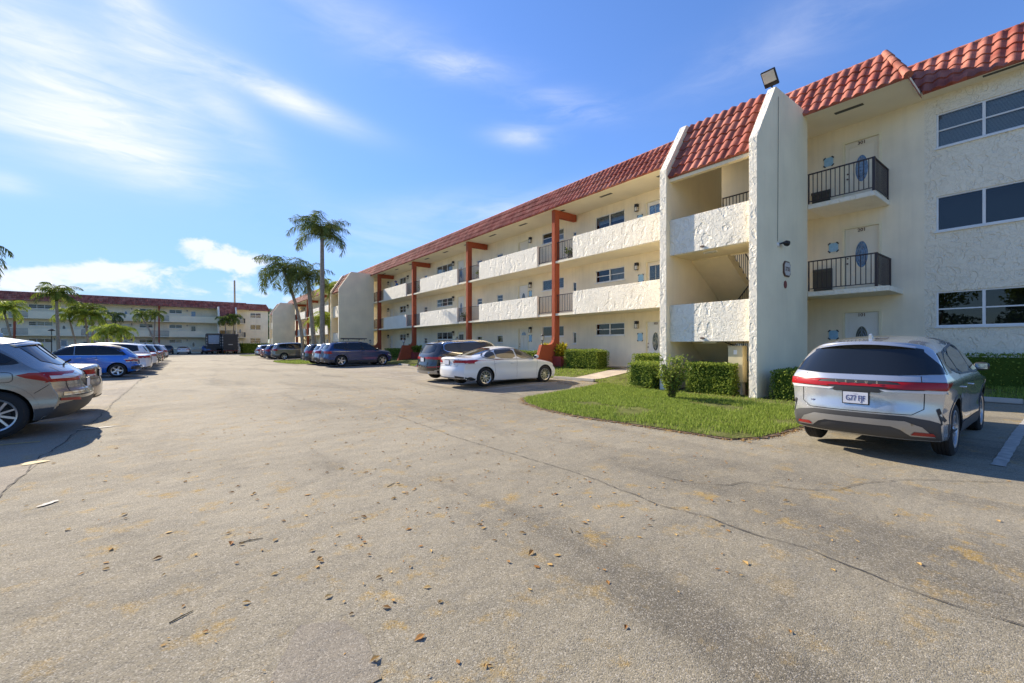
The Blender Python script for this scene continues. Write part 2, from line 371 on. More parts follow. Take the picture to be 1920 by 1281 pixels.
# ------------------------------------------------------------------ ground and setting
def sheet(name, x0, x1, y0, y1, nx, ny, mat, dz=0, kind='structure', fn=gz):
    xs = np.linspace(x0, x1, nx+1); ys = np.linspace(y0, y1, ny+1)
    m = MB()
    m.v = [(x, y, fn(x, y)+dz) for y in ys for x in xs]
    m.f = [(j*(nx+1)+i, j*(nx+1)+i+1, (j+1)*(nx+1)+i+1, (j+1)*(nx+1)+i) for j in range(ny) for i in range(nx)]; m.m = [0]*len(m.f)
    return m.build(name, mat, smooth=True, kind=kind, recalc=False)
def polysheet(name, poly, mat, dz, step=.5, kind='structure', parent=None):
    """polygonal sheet draped on the ground"""
    P = []
    n = len(poly)
    for i in range(n):
        a, b = Vector(poly[i]), Vector(poly[(i+1) % n]); k = max(1, int((b-a).length/step))
        for j in range(k): P.append(a.lerp(b, j/k))
    nb = len(P); xs = [p.x for p in P]; ys = [p.y for p in P]
    x = min(xs)+step/2
    while x < max(xs):
        y = min(ys)+step/2
        while y < max(ys):
            P.append(Vector((x, y))); y += step
        x += step
    V, E_, F_, *_ = delaunay_2d_cdt(P, [(i, (i+1) % nb) for i in range(nb)], [], 1, 1e-6)
    m = MB(); m.v = [(v.x, v.y, gz(v.x, v.y)+dz) for v in V]; m.f = [tuple(f) for f in F_]; m.m = [0]*len(m.f)
    o = m.build(name, mat, parent, smooth=True, kind=kind, recalc=False)
    bm = bmesh.new(); bm.from_mesh(o.data)
    for f in bm.faces:
        if f.normal.z < 0: f.normal_flip()
    bm.to_mesh(o.data); bm.free(); return o
sheet('ground', -900, 900, -900, 900, 8, 8, M['field'], -.12, fn=lambda x, y: 0)
sheet('parking_lot', -44, 26, -16, 112, 140, 128, M['asphalt'])
sheet('parking_bays', -12, -1.45, -14, 62, 24, 76, M['asphalt_old'], .004)
# right-hand bays: slightly darker seal
polysheet('right_bays', [(7.7, 10.9), (13.0, 12.3), (13.0, 38.6), (7.7, 38.6)], M['asphalt_old'], .004, 1.)
polysheet('road_patch', [(.5, 2.55), (.7, 2.46), (.76, 2.23), (.72, 1.92), (.4, 1.9), (.3, 2.18), (.42, 2.4)], M['patch'], .005, .1)
ISL = [(7.05, 3.42), (6.95, 4.3), (6.85, 5.5), (6.72, 6.6), (6.85, 7.8), (7.25, 8.9), (7.8, 9.7), (9.4, 10.2), (11.2, 10.7), (12.5, 11.1), (13.1, 11.4), (13.1, 12.2), (18.05, 12.2), (18.05, 2.9), (14.95, 2.9), (11.5, 3.05), (8.9, 3.2), (7.6, 3.22)]
lawns = [ISL,
         [(13.1, 13.6), (16.6, 13.6), (17.1, 13.6), (17.1, 38.5), (13.1, 38.5)],
         [(7.6, 39.6), (7.2, 41.5), (6.9, 44), (7.0, 47), (7.5, 49.4), (9, 50.1), (17.1, 50.1), (17.1, 38.6), (13.1, 38.6), (9, 38.9)],
         [(13.1, 50.2), (17.1, 50.2), (17.1, 84), (13.1, 84)], [(7.5, 74), (7.2, 80), (8, 86), (18, 90), (18, 84.1), (13, 84.05), (13, 74)],
         [(15.15, -15), (18.05, -15), (18.05, 2.85), (15.15, 2.85)],
         [(-12.5, 62), (-1.6, 62.2), (-1.2, 64), (-1.8, 67), (-3.5, 72), (-12.5, 74)], [(-43, 62), (-13, 62), (-13, 96), (-43, 96)], [(7, 98), (10, 97), (20, 97), (20, 112), (12, 112), (7, 101)]]
polysheet('lawn', lawns[0], M['grassbase'], .022, .35)
for L_ in lawns[1:]: polysheet('lawn', L_, M['grassbase'], .022, 1.)
polysheet('footpath', [(13.1, 12.25), (18.05, 12.25), (18.05, 13.55), (13.1, 13.55)], M['path'], .028, .5)
polysheet('walkway_slab', [(17.15, 13.6), (18.05, 13.6), (18.05, 46), (17.15, 46)], M['path'], .06, 1.)
# painted markings
mk = MB()
def stripe(x0, x1, y, w=.10, mi=0, rag=True):
    k = max(2, int(abs(x1-x0)/.12)); pts = []
    for i in range(k+1):
        x = x0+(x1-x0)*i/k; a = w/2*(1+(rnd.uniform(-.12, .12) if rag else 0)); pts.append((x, y-a, gz(x, y)+.009)); pts.append((x, y+a, gz(x, y)+.009))
    for i in range(k):
        if rag and rnd.random() < .05: continue
        mk.add([pts[2*i], pts[2*i+2], pts[2*i+3], pts[2*i+1]], [(0, 1, 2, 3)], mi)
for k in range(0, 20): stripe(-1.75, -6.6, 9.9+2.63*k, .09, 1)
for k in range(-3, 2): stripe(8.0, 13.6, .67+2.65*k, .13, 0)
for k in range(0, 11): stripe(8.0, 12.9, 12.4+2.65*k, .1, 0)
for k in range(0, 9): stripe(8.0, 12.9, 50.3+2.65*k, .1, 0)
mk.build('painted_markings', [M['paintw'], M['painty']], kind='structure', recalc=False)
def spot(name, cx, cy, rx, ry, rot, mat, seed=0, dz=.010):
    q = random.Random(seed); pts = []
    for i in range(26):
        t = 2*PI*i/26; r = 1+q.uniform(-.28, .2)
        x, y = rx*r*math.cos(t), ry*r*math.sin(t); pts.append((cx+x*math.cos(rot)-y*math.sin(rot), cy+x*math.sin(rot)+y*math.cos(rot)))
    m = MB(); m.v = [(x, y, gz(x, y)+dz) for x, y in pts]; m.f = [tuple(range(26))]; m.m = [0]
    m.build(name, mat, kind='structure', recalc=False)
spot('paint_mark', -1.0, 5.96, .10, .03, .9, M['paintw'], 3)
spot('paint_mark', -1.5, 8.15, .14, .09, .6, M['painty'], 4)
spot('paint_mark', -1.25, 10.9, .28, .06, .2, M['paintw'], 5)
# curved lines down the drive (arrow remnants)
def ribbon(pts, w, mat, name, dz=.008, jag=.3):
    m = MB(); P = []
    for i, p in enumerate(pts):
        a = Vector(pts[max(0, i-1)]); b = Vector(pts[min(len(pts)-1, i+1)]); d = (b-a).normalized(); nn = Vector((-d.y, d.x)); ww = w*(1+rnd.uniform(-jag, jag))/2
        for s_ in (-1, 1): x, y = p[0]+nn.x*ww*s_, p[1]+nn.y*ww*s_; P.append((x, y, gz(x, y)+dz))
    m.v = P; m.f = [(2*i, 2*i+2, 2*i+3, 2*i+1) for i in range(len(pts)-1)]; m.m = [0]*len(m.f)
    return m.build(name, mat, kind='structure', recalc=False)
def jagline(ctrl, step=.06, amp=.02, seed=0):
    q = random.Random(seed); out_ = []; off = 0
    for a, b in zip(ctrl[:-1], ctrl[1:]):
        a, b = Vector(a), Vector(b); n_ = max(1, int((b-a).length/step)); d = (b-a).normalized(); nn = Vector((-d.y, d.x))
        for i in range(n_):
            off = off*.82+q.uniform(-amp, amp); p = a.lerp(b, i/n_)+nn*off; out_.append((p.x, p.y))
    return out_
ribbon(jagline([(3.55, -3), (3.59, .2), (3.54, .6), (3.70, 1.28), (3.63, 1.6), (3.69, 2.0), (3.58, 2.4), (3.69, 3.2), (3.70, 3.8), (3.66, 4.8), (3.6, 6.3), (3.7, 9)], .05, .009, 1), .008, M['crack'], 'road_crack', jag=.6)
ribbon(jagline([(4.38, 2.94), (4.45, 2.59), (4.72, 2.32), (4.95, 2.26), (5.16, 1.81), (5.45, 1.57), (5.91, 1.46), (6.45, 1.22), (6.87, .85), (7.32, .42), (7.6, -.4)], .05, .010, 2), .0075, M['crack'], 'road_crack', jag=.6)
ribbon(jagline([(-1.40, 5), (-1.48, 8.5), (-1.44, 9.7), (-1.36, 11.6), (-1.42, 17.1), (-1.41, 22.2), (-1.45, 60)], .1, .02, 3), .014, M['crack'], 'road_crack', jag=.7)

# ------------------------------------------------------------------ text
def textmesh(txt, size, th=.004, bold=0):
    c = bpy.data.curves.new('lettering', 'FONT'); c.body = txt; c.size = size; c.align_x = 'CENTER'; c.align_y = 'CENTER'
    c.extrude = th; c.offset = bold; c.resolution_u = 3
    o = bpy.data.objects.new('lettering', c); COL.objects.link(o)
    me = bpy.data.meshes.new_from_object(o.evaluated_get(bpy.context.evaluated_depsgraph_get()))
    bpy.data.objects.remove(o); return me
def text(name, txt, size, mat, parent, loc, xdir, ydir, th=.004, bold=0, sx=1.):
    me = textmesh(txt, size, th, bold); X = Vector(xdir).normalized(); Y = Vector(ydir).normalized(); Z = X.cross(Y); me.transform(Matrix.Diagonal((sx, 1, 1, 1)))
    mt = Matrix((X, Y, Z)).transposed().to_4x4(); mt.translation = Vector(loc)
    me.transform(mt); me.materials.clear(); me.materials.append(mat)
    return link(name, me, parent)

# ------------------------------------------------------------------ the apartment blocks
F2, F3 = 3.30, 6.18                    # walkway floor levels; parapets 3.17-4.37 and 6.05-7.25
VW, VP, VE, VF = 18.1, 16.5, 16.15, 12.86
ZC = 9.0                               # soffit height
VT, ZT = 17.15, 10.42                  # top of the tile slope      # wall, parapet, eave, front of the fins
def wall_open(m, a0, a1, z0, z1, ops, v=VW, depth=.12, mi=0):
    """wall sheet facing -v with openings and their reveals"""
    A = sorted({a0, a1, *[min(max(o[0], a0), a1) for o in ops], *[min(max(o[1], a0), a1) for o in ops]})
    Z = sorted({z0, z1, *[o[2] for o in ops], *[o[3] for o in ops]})
    for i in range(len(A)-1):
        for j in range(len(Z)-1):
            ca, cz = (A[i]+A[i+1])/2, (Z[j]+Z[j+1])/2
            if A[i+1]-A[i] < 1e-5 or any(o[0] < ca < o[1] and o[2] < cz < o[3] for o in ops): continue
            m.quad((A[i], v, Z[j]), (A[i+1], v, Z[j]), (A[i+1], v, Z[j+1]), (A[i], v, Z[j+1]), mi)
    for o in ops:
        x0, x1, y0, y1 = o[:4]
        if x1 <= a0 or x0 >= a1: continue
        w = v+depth
        m.quad((x0, v, y0), (x0, w, y0), (x0, w, y1), (x0, v, y1), mi); m.quad((x1, v, y0), (x1, v, y1), (x1, w, y1), (x1, w, y0), mi)
        m.quad((x0, v, y0), (x1, v, y0), (x1, w, y0), (x0, w, y0), mi); m.quad((x0, v, y1), (x0, w, y1), (x1, w, y1), (x1, v, y1), mi)
def tiles(m, a0b, a1b, a0t, a1t, vb, zb, vt, zt, rows=4, per=.29, seg=8, amp=.07):
    """barrel-tile slope: bottom edge a0b..a1b at (vb,zb), top edge a0t..a1t at (vt,zt)"""
    L = math.hypot(vt-vb, zt-zb); nv, nz = -(zt-zb)/L, (vt-vb)/L
    lo, hi = min(a0b, a0t), max(a1b, a1t); n = max(2, int(round((hi-lo)/per)))*seg
    A = [lo+(hi-lo)*i/n for i in range(n+1)]
    for r in range(rows):
        f0, f1 = r/rows, (r+1)/rows+.012
        base = len(m.v)
        for (f, lift) in ((f0, -.01), (f0, .045), (f1, .0)):
            fa = min(f, 1); l0, l1 = a0b+(a0t-a0b)*fa, a1b+(a1t-a1b)*fa
            for i, a in enumerate(A):
                ph = (a-lo)/per*2*PI; hh = amp*max(0, (.5+.5*math.cos(ph)))**.8 if lift > -.005 else 0
                jit = .006*math.sin(int((a-lo)/per)*12.9+r*7.7)
                d = lift+hh+jit; aa = min(max(a, l0), l1)
                m.v.append((aa, vb+(vt-vb)*f+nv*d, zb+(zt-zb)*f+nz*d))
        k = n+1
        for i in range(n):
            for q in (0, 1):
                if m.v[base+q*k+i][0] == m.v[base+q*k+i+1][0] and m.v[base+(q+1)*k+i][0] == m.v[base+(q+1)*k+i+1][0]: continue
                m.f.append((base+q*k+i, base+q*k+i+1, base+(q+1)*k+i+1, base+(q+1)*k+i)); m.m.append(0)
def ridge_roll(m, p0, p1, r=.085, n=None):
    p0, p1 = Vector(p0), Vector(p1); L = (p1-p0).length; k = n or max(1, int(L/.4))
    for i in range(k):
        a, b = p0.lerp(p1, i/k), p0.lerp(p1, (i+1.06)/k); m.tube([a, b], [r*1.12, r*.92], 10)
def railing(name, parent, off, pts, z0, z1, ends=(True, True), gap=.125, posts=()):
    """pts: plan polyline (a,v)"""
    m = MB(off)
    for p, q in zip(pts[:-1], pts[1:]):
        p, q = Vector(p), Vector(q); L = (q-p).length; d = (q-p)/L; nn = Vector((-d.y, d.x)); r = .011
        def bar(s0, s1, za, zb, w):
            A = [p+d*s0-nn*w, p+d*s1-nn*w, p+d*s1+nn*w, p+d*s0+nn*w]
            m.add([(x.x, x.y, za) for x in A]+[(x.x, x.y, zb) for x in A], [(0, 3, 2, 1), (4, 5, 6, 7), (0, 1, 5, 4), (1, 2, 6, 5), (2, 3, 7, 6), (3, 0, 4, 7)])
        bar(-.02, L+.02, z1-.035, z1, .022); bar(0, L, z0, z0+.025, .012)
        n_ = max(1, int(round(L/gap)))
        for i in range(n_+1):
            s_ = L*i/n_; w = .010
            if i in (0, n_): w = .018
            bar(s_-w, s_+w, z0-.06 if i in (0, n_) else z0+.026, z1-.036, w)
    return m.build(name, M['rail'], parent)
def window(parent, off, a0, a1, z0, z1, panes=2, bar=True, style='blind', v=VW, near=False, open_=0):
    fr = MB(off); t = .045; vf = v+.035; vb = v+.10
    fr.box(a0, a1, vf, vb, z0, z0+t); fr.box(a0, a1, vf, vb, z1-t, z1); fr.box(a0, a0+t, vf, vb, z0+t, z1-t); fr.box(a1-t, a1, vf, vb, z0+t, z1-t)
    pw = (a1-a0-2*t)/panes
    for i in range(1, panes): fr.box(a0+t+pw*i-.032, a0+t+pw*i+.032, vf-.006, vb-.01, z0+t, z1-t)
    if bar:
        zz = z0+t+(z1-z0-2*t)*.5
        for i in range(panes): fr.box(a0+t+pw*i+(.033 if i else 0), a0+t+pw*(i+1)-(.033 if i < panes-1 else 0), vf+.004, vb-.02, zz-.018, zz+.018)
    fr.box(a0-.03, a1+.03, v-.05, v+.034, z0-.05, z0-.004)
    w = fr.build('window', M['white'], parent)
    g = MB(off); g.quad((a0+t, vb-.035, z0+t), (a1-t, vb-.035, z0+t), (a1-t, vb-.035, z1-t), (a0+t, vb-.035, z1-t)); g.build('pane', M['glass'], w, recalc=False)
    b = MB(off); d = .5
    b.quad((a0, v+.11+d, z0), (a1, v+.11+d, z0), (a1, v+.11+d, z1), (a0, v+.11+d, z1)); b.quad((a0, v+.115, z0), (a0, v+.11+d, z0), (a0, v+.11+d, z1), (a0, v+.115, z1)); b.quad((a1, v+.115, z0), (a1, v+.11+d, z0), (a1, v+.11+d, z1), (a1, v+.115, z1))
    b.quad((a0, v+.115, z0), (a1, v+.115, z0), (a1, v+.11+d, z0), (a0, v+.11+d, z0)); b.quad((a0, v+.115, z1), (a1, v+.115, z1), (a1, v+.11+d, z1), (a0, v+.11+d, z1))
    b.build('room_box', M['room'], w, recalc=False)
    if style == 'blind':
        s = MB(off); n = int((z1-z0-.06)/(.034 if near else .06)); lim = z0+.03+(z1-z0)*open_
        for i in range(n):
            z = z1-.04-(z1-z0-.06)*i/n
            if z < lim: break
            s.quad((a0+.03, v+.125, z-.008), (a1-.03, v+.125, z-.008), (a1-.03, v+.14, z+.018), (a0+.03, v+.14, z+.018))
        s.build('blind', M['blind'], w, recalc=False)
    elif style == 'curtain':
        s = MB(off); n = 26; P = []
        for i in range(n+1):
            a = a0+.02+(a1-a0-.04)*i/n; P += [(a, v+.14+.02*math.sin(i*1.9), z0), (a, v+.14+.02*math.sin(i*1.9), z1)]
        P = P[2*int(n*open_):]
        s.add(P, [(2*i, 2*i+2, 2*i+3, 2*i+1) for i in range(len(P)//2-1)]); s.build('curtain', M['curtain'], w, recalc=False)
    return w
def ellipse_pts(ca, cz, ra, rz, n=28, z0=None):
    return [(ca+ra*math.cos(2*PI*i/n), cz+rz*math.sin(2*PI*i/n)) for i in range(n)]
def door(parent, off, a0, a1, z0, z1, style='oval', mat='doorcream', glass='glassdark', number=None, handle='L', v=VW):
    """frame a0..a1; leaf set back in the opening"""
    fr = MB(off); t = .07
    fr.box(a0, a0+t, v-.02, v+.10, z0, z1); fr.box(a1-t, a1, v-.02, v+.10, z0, z1); fr.box(a0+t, a1-t, v-.02, v+.10, z1-t, z1)
    fr.build('door_frame', M['trimcream'], parent)
    b0, b1, c1 = a0+t+.004, a1-t-.004, z1-t-.004; vl = v+.045
    m = MB(off); m.box(b0, b1, vl, vl+.045, z0+.01, c1)
    w = b1-b0; ca = (b0+b1)/2
    def mould(x0, x1, y0, y1):
        for (p, q, r_, s_) in ((x0, x1, y0, y0+.02), (x0, x1, y1-.02, y1), (x0, x0+.02, y0+.021, y1-.021), (x1-.02, x1, y0+.021, y1-.021)): m.box(p, q, vl-.012, vl-.001, r_, s_)
    if style == 'oval':
        mould(b0+.12, ca-.02, z0+.18, z0+.62); mould(ca+.02, b1-.12, z0+.18, z0+.62)
        mould(b0+.10, b1-.10, z0+.74, c1-.16)
        E_ = ellipse_pts(ca, z0+1.27, .205, .475, 32); E0 = ellipse_pts(ca, z0+1.27, .17, .44, 32)
        vs = [(x, vl-.022, z) for x, z in E_]+[(x, vl-.022, z) for x, z in E0]+[(x, vl, z) for x, z in E_]
        n = 32; m.add(vs, [(i, (i+1) % n, n+(i+1) % n, n+i) for i in range(n)]+[(i, 2*n+i, 2*n+(i+1) % n, (i+1) % n) for i in range(n)])
    elif style == 'fan':
        mould(b0+.12, ca-.02, z0+.18, z0+.75); mould(ca+.02, b1-.12, z0+.18, z0+.75); mould(b0+.12, ca-.02, z0+.85, c1-.5); mould(ca+.02, b1-.12, z0+.85, c1-.5)
    elif style == 'panel':
        for k in range(3): mould(b0+.12, ca-.02, z0+.15+.62*k, z0+.68+.62*k); mould(ca+.02, b1-.12, z0+.15+.62*k, z0+.68+.62*k)
    elif style == 'slab': mould(b0+.1, b1-.1, z0+.15, z0+.8)
    d = m.build('door', M[mat], parent, bevel=.003)
    g = MB(off); cm = MB(off)
    if style == 'oval':
        n = 32; pts = ellipse_pts(ca, z0+1.27, .17, .44, n); g.add([(x, vl-.008, z) for x, z in pts], [tuple(range(n))])
        for rr in (.13, .085):
            e = ellipse_pts(ca, z0+1.27, rr, rr/.17*.44, 20); cm.tube([(x, vl-.011, z) for x, z in e]+[(e[0][0], vl-.011, e[0][1])], .006, 4)
        for k in (-1, 1): cm.tube([(ca+.12*math.sin(q*.9)*k*.8, vl-.012, z0+1.27-.34+.17*q) for q in range(5)], .005, 4)
        cm.tube([(ca, vl-.012, z0+.85), (ca, vl-.012, z0+1.7)], .005, 4)
    elif style == 'fan':
        zc = c1-.42; n = 14; pts = [(ca+.24*math.cos(PI*i/n), zc+.24*math.sin(PI*i/n)) for i in range(n+1)]; g.add([(x, vl-.006, z) for x, z in pts], [tuple(range(n+1))])
        for k in (1, 2, 3): cm.tube([(ca, vl-.01, zc), (ca+.23*math.cos(PI*k/4), vl-.01, zc+.23*math.sin(PI*k/4))], .007, 4)
    elif style == 'half':
        g.quad((b0+.14, vl-.006, z0+1.05), (b1-.14, vl-.006, z0+1.05), (b1-.14, vl-.006, c1-.18), (b0+.14, vl-.006, c1-.18))
        cm.tube([(ca, vl-.01, z0+1.05), (ca, vl-.01, c1-.18)], .01, 4); cm.tube([(b0+.14, vl-.01, z0+1.45), (b1-.14, vl-.01, z0+1.45)], .01, 4)
    if g.v: g.build('glass', M[glass], d, recalc=False); cm.build('came', M['came'], d)
    h = MB(off); ha = b0+.07 if handle == 'L' else b1-.07
    h.lathe([(.0, -.03), (.027, -.028), (.03, -.012), (.012, 0)], lambda x, y, t_: (ha+x, vl-.02+t_, z0+1.0+y), 12); h.lathe([(0, -.012), (.026, -.01), (.026, .02)], lambda x, y, t_: (ha+x, vl-.01+t_, z0+1.18+y), 12)
    h.build('handle', M['brown'], d)
    if number: text('number', number, .15, M['brown'], d, (ca-off[0], vl-.006-off[1], c1-.085-off[2]), (1, 0, 0), (0, 0, 1), .004, .003)
    return d
def wall_lamp(parent, off, a, z, v=VW):
    m = MB(off); m.box(a-.075, a+.075, v-.16, v-.001, z-.02, z+.10); m.box(a-.08, a+.08, v-.17, v-.03, z-.05, z-.021)
    for sx in (-1, 1):
        for sy in (-.155, -.045): m.box(a+sx*.065-.006, a+sx*.065+.006, v+sy-.006, v+sy+.006, z-.24, z-.051)
    m.box(a-.075, a+.075, v-.165, v-.035, z-.26, z-.241)
    l = m.build('wall_lamp', M['black'], parent)
    g = MB(off); g.box(a-.055, a+.055, v-.15, v-.05, z-.24, z-.052); g.build('lamp_glass', M['lampglass'], l)
def fin_profile(): return [(VF, -.2), (VF, 7.39), (14.08, 9.22), (16.3, 9.22), (16.5, 9.1), (16.5, -.2)]
def ac_unit(parent, off, a0, a1, z0, z1, v=VW):
    m = MB(off); m.box(a0, a1, v-.10, v-.001, z0, z1); n = int((z1-z0)/.035)
    for i in range(n): m.box(a0+.02, a1-.02, v-.112, v-.101, z0+.02+.035*i, z0+.035+.035*i)
    m.box(a0-.02, a1+.02, v-.13, v-.101, z1-.09, z1+.01)
    m.build('air_conditioner', M['acgrey'], parent)

def block(name, origin, rz, A, near, lab, a_left=-46.2, end_block=True, first=True, flat=False, seed=0):
    """one three-storey block in local coordinates: a runs to the right, v into the building.
    A = shift of a; template values below are those of the near block."""
    q = random.Random(seed)
    org = Vector(origin); off = (0+A*0, VF, 0)
    root = empty(name, org, rz, lab=lab, cat='apartment building')
    O = off
    aR = .6 if end_block else -5.58          # right end
    pmat = M['fin'] if flat else M['parapet']
    # openings ------------------------------------------------------
    win, doors, lamps = [], [], []
    for k, (f, zt) in enumerate(((.45, 2.72), (F2, 5.61), (F3, 8.52))):
        zb = (2.07, 4.93, 7.84)[k]
        win += [(-16.28, -14.32, zb, zt, 2), (-20.71, -18.77, zb+.02, zt, 2), (-25.64, -24.93, zt-.98, zt-.46, 1), (-28.3, -27.59, zt-.98, zt-.48, 1),
                (-34.9, -32.08, zb, zt-.02, 3), (-37.45, -36.78, zt-.98, zt-.47, 1), (-43.15, -41.6, zb, zt, 2)]
        win += [(-18.02, -17.74, zt-1.08, zt-.42, 1)]
        doors += [(-13.05, -11.95, f, zt+.02, ['oval', 'half', 'half'][k], ['103', None, None][k]), (-23.16, -22.05, f, zt-.02, ['fan', 'oval', 'oval'][k], None),
                  (-31.27, -30.15, f, zt-.02, ['half', 'oval', 'oval'][k], None), (-45.8, -44.9, f, zt-.05, 'slab', None)]
        lamps += [(-13.51, zt-.08), (-21.79, zt-.08), (-31.83, zt-.08), (-40.95, zt-.08), (-45.95+.1-.25, zt-.1)]
    if end_block:
        doors += [(-5.08, -4.02, .45, 2.70, 'oval', '101'), (-5.08, -4.02, F2, 5.55, 'oval', '201'), (-5.08, -4.02, F3, 8.47, 'oval', '301')]
        win += [(-2.74, -.78, 2.08, 3.13, 2), (-2.74, -.78, 4.94, 5.99, 2), (-2.74, -.78, 7.44, 8.47, 2)]
    ops = [(w[0], w[1], w[2], w[3]) for w in win]+[(d[0], d[1], d[2], d[3]) for d in doors]
    ops = [o for o in ops if o[0] > a_left]
    m = MB(O)
    wall_open(m, a_left, aR if not end_block else -3.0, 0, 9.02, [o for o in ops if o[1] < -3.01])
    if end_block: wall_open(m, -3.0, aR, 0, 9.02, [o for o in ops if o[0] > -3.0], mi=1)
    # ends and back
    m.quad((aR, VW, 0), (aR, 26, 0), (aR, 26, 9.6), (aR, VW, 9.0), 1); m.quad((a_left, VW, 0), (a_left, 26, 0), (a_left, 26, 9.6), (a_left, VW, 9.0))
    m.quad((a_left, 26, 0), (aR, 26, 0), (aR, 26, 10.1), (a_left, 26, 10.1))
    m.build('wall', [M['wall'], M['wall_sw'] if near else M['wall']], root, recalc=False)
    if near:
        pb = MB(O); pb.box(a_left, -13.1, VW-.03, VW-.002, .2, .47); pb.build('wall_base', M['wall'], root)
    # windows / doors
    for i, w_ in enumerate(win):
        if w_[0] < a_left: continue
        big = w_[0] > -3
        st = 'blind'; op = 0; bar = True
        if big: op = 0; st = 'blind' if w_[2] > 7 else 'none'; bar = not (4 < w_[2] < 6)
        else:
            st = q.choice(['blind', 'curtain', 'blind', 'none']); op = q.choice([0, 0, .3, .5]) if st == 'blind' else q.choice([0, .3, .5]); bar = q.random() < .6
            if w_[4] == 1: bar = q.random() < .5
        window(root, O, w_[0], w_[1], w_[2], w_[3], w_[4], bar, st, near=near and w_[0] > -17, open_=op)
    for i, d_ in enumerate(doors):
        if d_[0] < a_left: continue
        right = d_[0] > -6
        gl = 'glassblue' if (right and d_[2] > 1) or (not right and q.random() < .5) else 'glassdark'
        mt = 'doorwhite' if (right and d_[2] < 1) or (not right and q.random() < .5) else 'doorcream'
        door(root, O, d_[0], d_[1], d_[2], d_[3], d_[4], mt, gl, d_[5] if near else None)
    for a, z in lamps:
        if a > a_left: wall_lamp(root, O, a, z)
    # roof: soffit, tiles, flat top -------------------------------------
    ae = -3.0 if end_block else -5.58
    m = MB(O); m.box(a_left, ae, VE+.02, VW, ZC, ZC+.08)
    if end_block: m.box(ae+.002, aR+.3, 17.62, VW, ZC, ZC+.08)
    m.build('soffit', M['soffit'], root)
    for k in range(int((ae-a_left)/3.3)):
        a = ae-1.5-3.3*k; vents = MB(O); vents.box(a-.42, a+.32, 16.75, 16.91, ZC-.008, ZC-.001); vents.build('soffit_vent', M['acgrey'], root)
    if end_block: vents = MB(O); vents.box(-1.75, -.95, 17.72, 17.84, ZC-.008, ZC-.001); vents.build('soffit_vent', M['acgrey'], root)
    m = MB(O)
    tiles(m, a_left, ae, a_left, -3.74 if end_block else ae, VE, ZC-.02, VT, ZT-.02)
    if end_block:
        tiles(m, -2.95, aR+.3, -3.8, aR-.4, 17.6, ZC-.02, 18.6, ZT-.02)
        # hip return facing right
        m.add([(ae, VE, ZC-.02), (ae, 17.72, ZC-.02), (-3.74, 18.62, ZT), (-3.74, VT, ZT), (ae, VE, ZC-.07), (ae, 17.72, ZC-.07)], [(0, 1, 2, 3), (0, 4, 5, 1)])
        m.add([(aR+.3, 17.6, ZC-.02), (aR+.3, 26, ZC-.02), (aR-.4, 26, ZT), (aR-.4, 18.6, ZT)], [(0, 1, 2, 3)])
    m.build('roof', M['tile'], root, smooth=True, sharp=50, recalc=False)
    rr_ = MB(O); ridge_roll(rr_, (a_left, VT+.02, ZT), (-3.74 if end_block else ae, VT+.02, ZT), .06); rr_.build('ridge_tiles', M['ridge'], root, smooth=True, sharp=50)
    if end_block:
        for p_, q_, r_, n_ in (((-3.74, 18.62, ZT), (aR-.4, 18.62, ZT), .06, None), ((ae, VE-.02, ZC+.05), (-3.72, VT-.02, ZT+.02), .10, 4), ((aR+.28, 17.62, ZC+.05), (aR-.4, 18.62, ZT+.02), .10, 4)):
            rr_ = MB(O); ridge_roll(rr_, p_, q_, r_, n_); rr_.build('ridge_tiles', M['ridge'], root, smooth=True, sharp=50)
    m = MB(O); m.box(a_left, -3.76 if end_block else ae, VT+.06, 26, 10.1, 10.36)
    if end_block: m.box(-3.758, aR-.42, 18.64, 26, 10.1, 10.36)
    m.build('flat_roof', M['concrete'], root)
    # walkways, parapets, railings
    par = [(-16.3, -8.72), (-25.33, -19.15), (-34.64, -28.3), (-43.09, -37.57)]
    rl = [(-19.15, -16.3), (-28.3, -25.33), (-37.57, -34.64), (-46.2, -43.09)]
    for zf, z0, z1 in ((F2, 3.17, 4.37), (F3, 6.05, 7.25)):
        m = MB(O); m.box(max(a_left, -46.2), -5.58, VP+.02, VW-.002, z0, zf)
        for a0, a1 in rl:
            if a0 >= a_left: m.box(a0+.002, a1-.002, VP-.10, VP+.018, z0, zf-.02)
        m.build('walkway', M['soffit'], root)
        for a0, a1 in par:
            if a0 < a_left: continue
            m = MB(O); m.box(a0, a1, VP-.14, VP+.04, z0-.012, z1); m.build('parapet', pmat, root, bevel=.012)
        for a0, a1 in rl:
            if a0 < a_left: continue
            railing('railing', root, O, [(a0+.02, VP+.02), (a1-.02, VP+.02)], zf+.08, z1-.05)
        railing('railing', root, O, [(-8.4, VP), (-7.15, VP)] if zf == F3 else [(-8.4, VP+.3), (-8.3, VP+.3)], zf+.08, z1-.1)
    if end_block:
        for zf, ac, ar in ((F2, -3.49, -3.8), (F3, -3.82, -3.86)):
            m = MB(O); m.box(-5.579, ac, VP, VW-.002, zf-.17, zf-.02); m.build('balcony_slab', M['fin_edge'], root, bevel=.01)
            railing('balcony_railing', root, O, [(-5.56, VP+.05), (ar, VP+.05), (ar, VW-.02)], zf+.07, zf+1.0)
            m = MB(O); m.box(ar-.035, ar+.035, VP+.015, VP+.085, zf-.02, zf+1.0); m.build('rail_post', M['rail'], root)
        ac_unit(root, O, -5.9, -5.36, F2+.16, 4.2); ac_unit(root, O, -5.95, -5.42, F3+.10, 6.95); ac_unit(root, O, -5.95, -5.4, .5, 1.15)
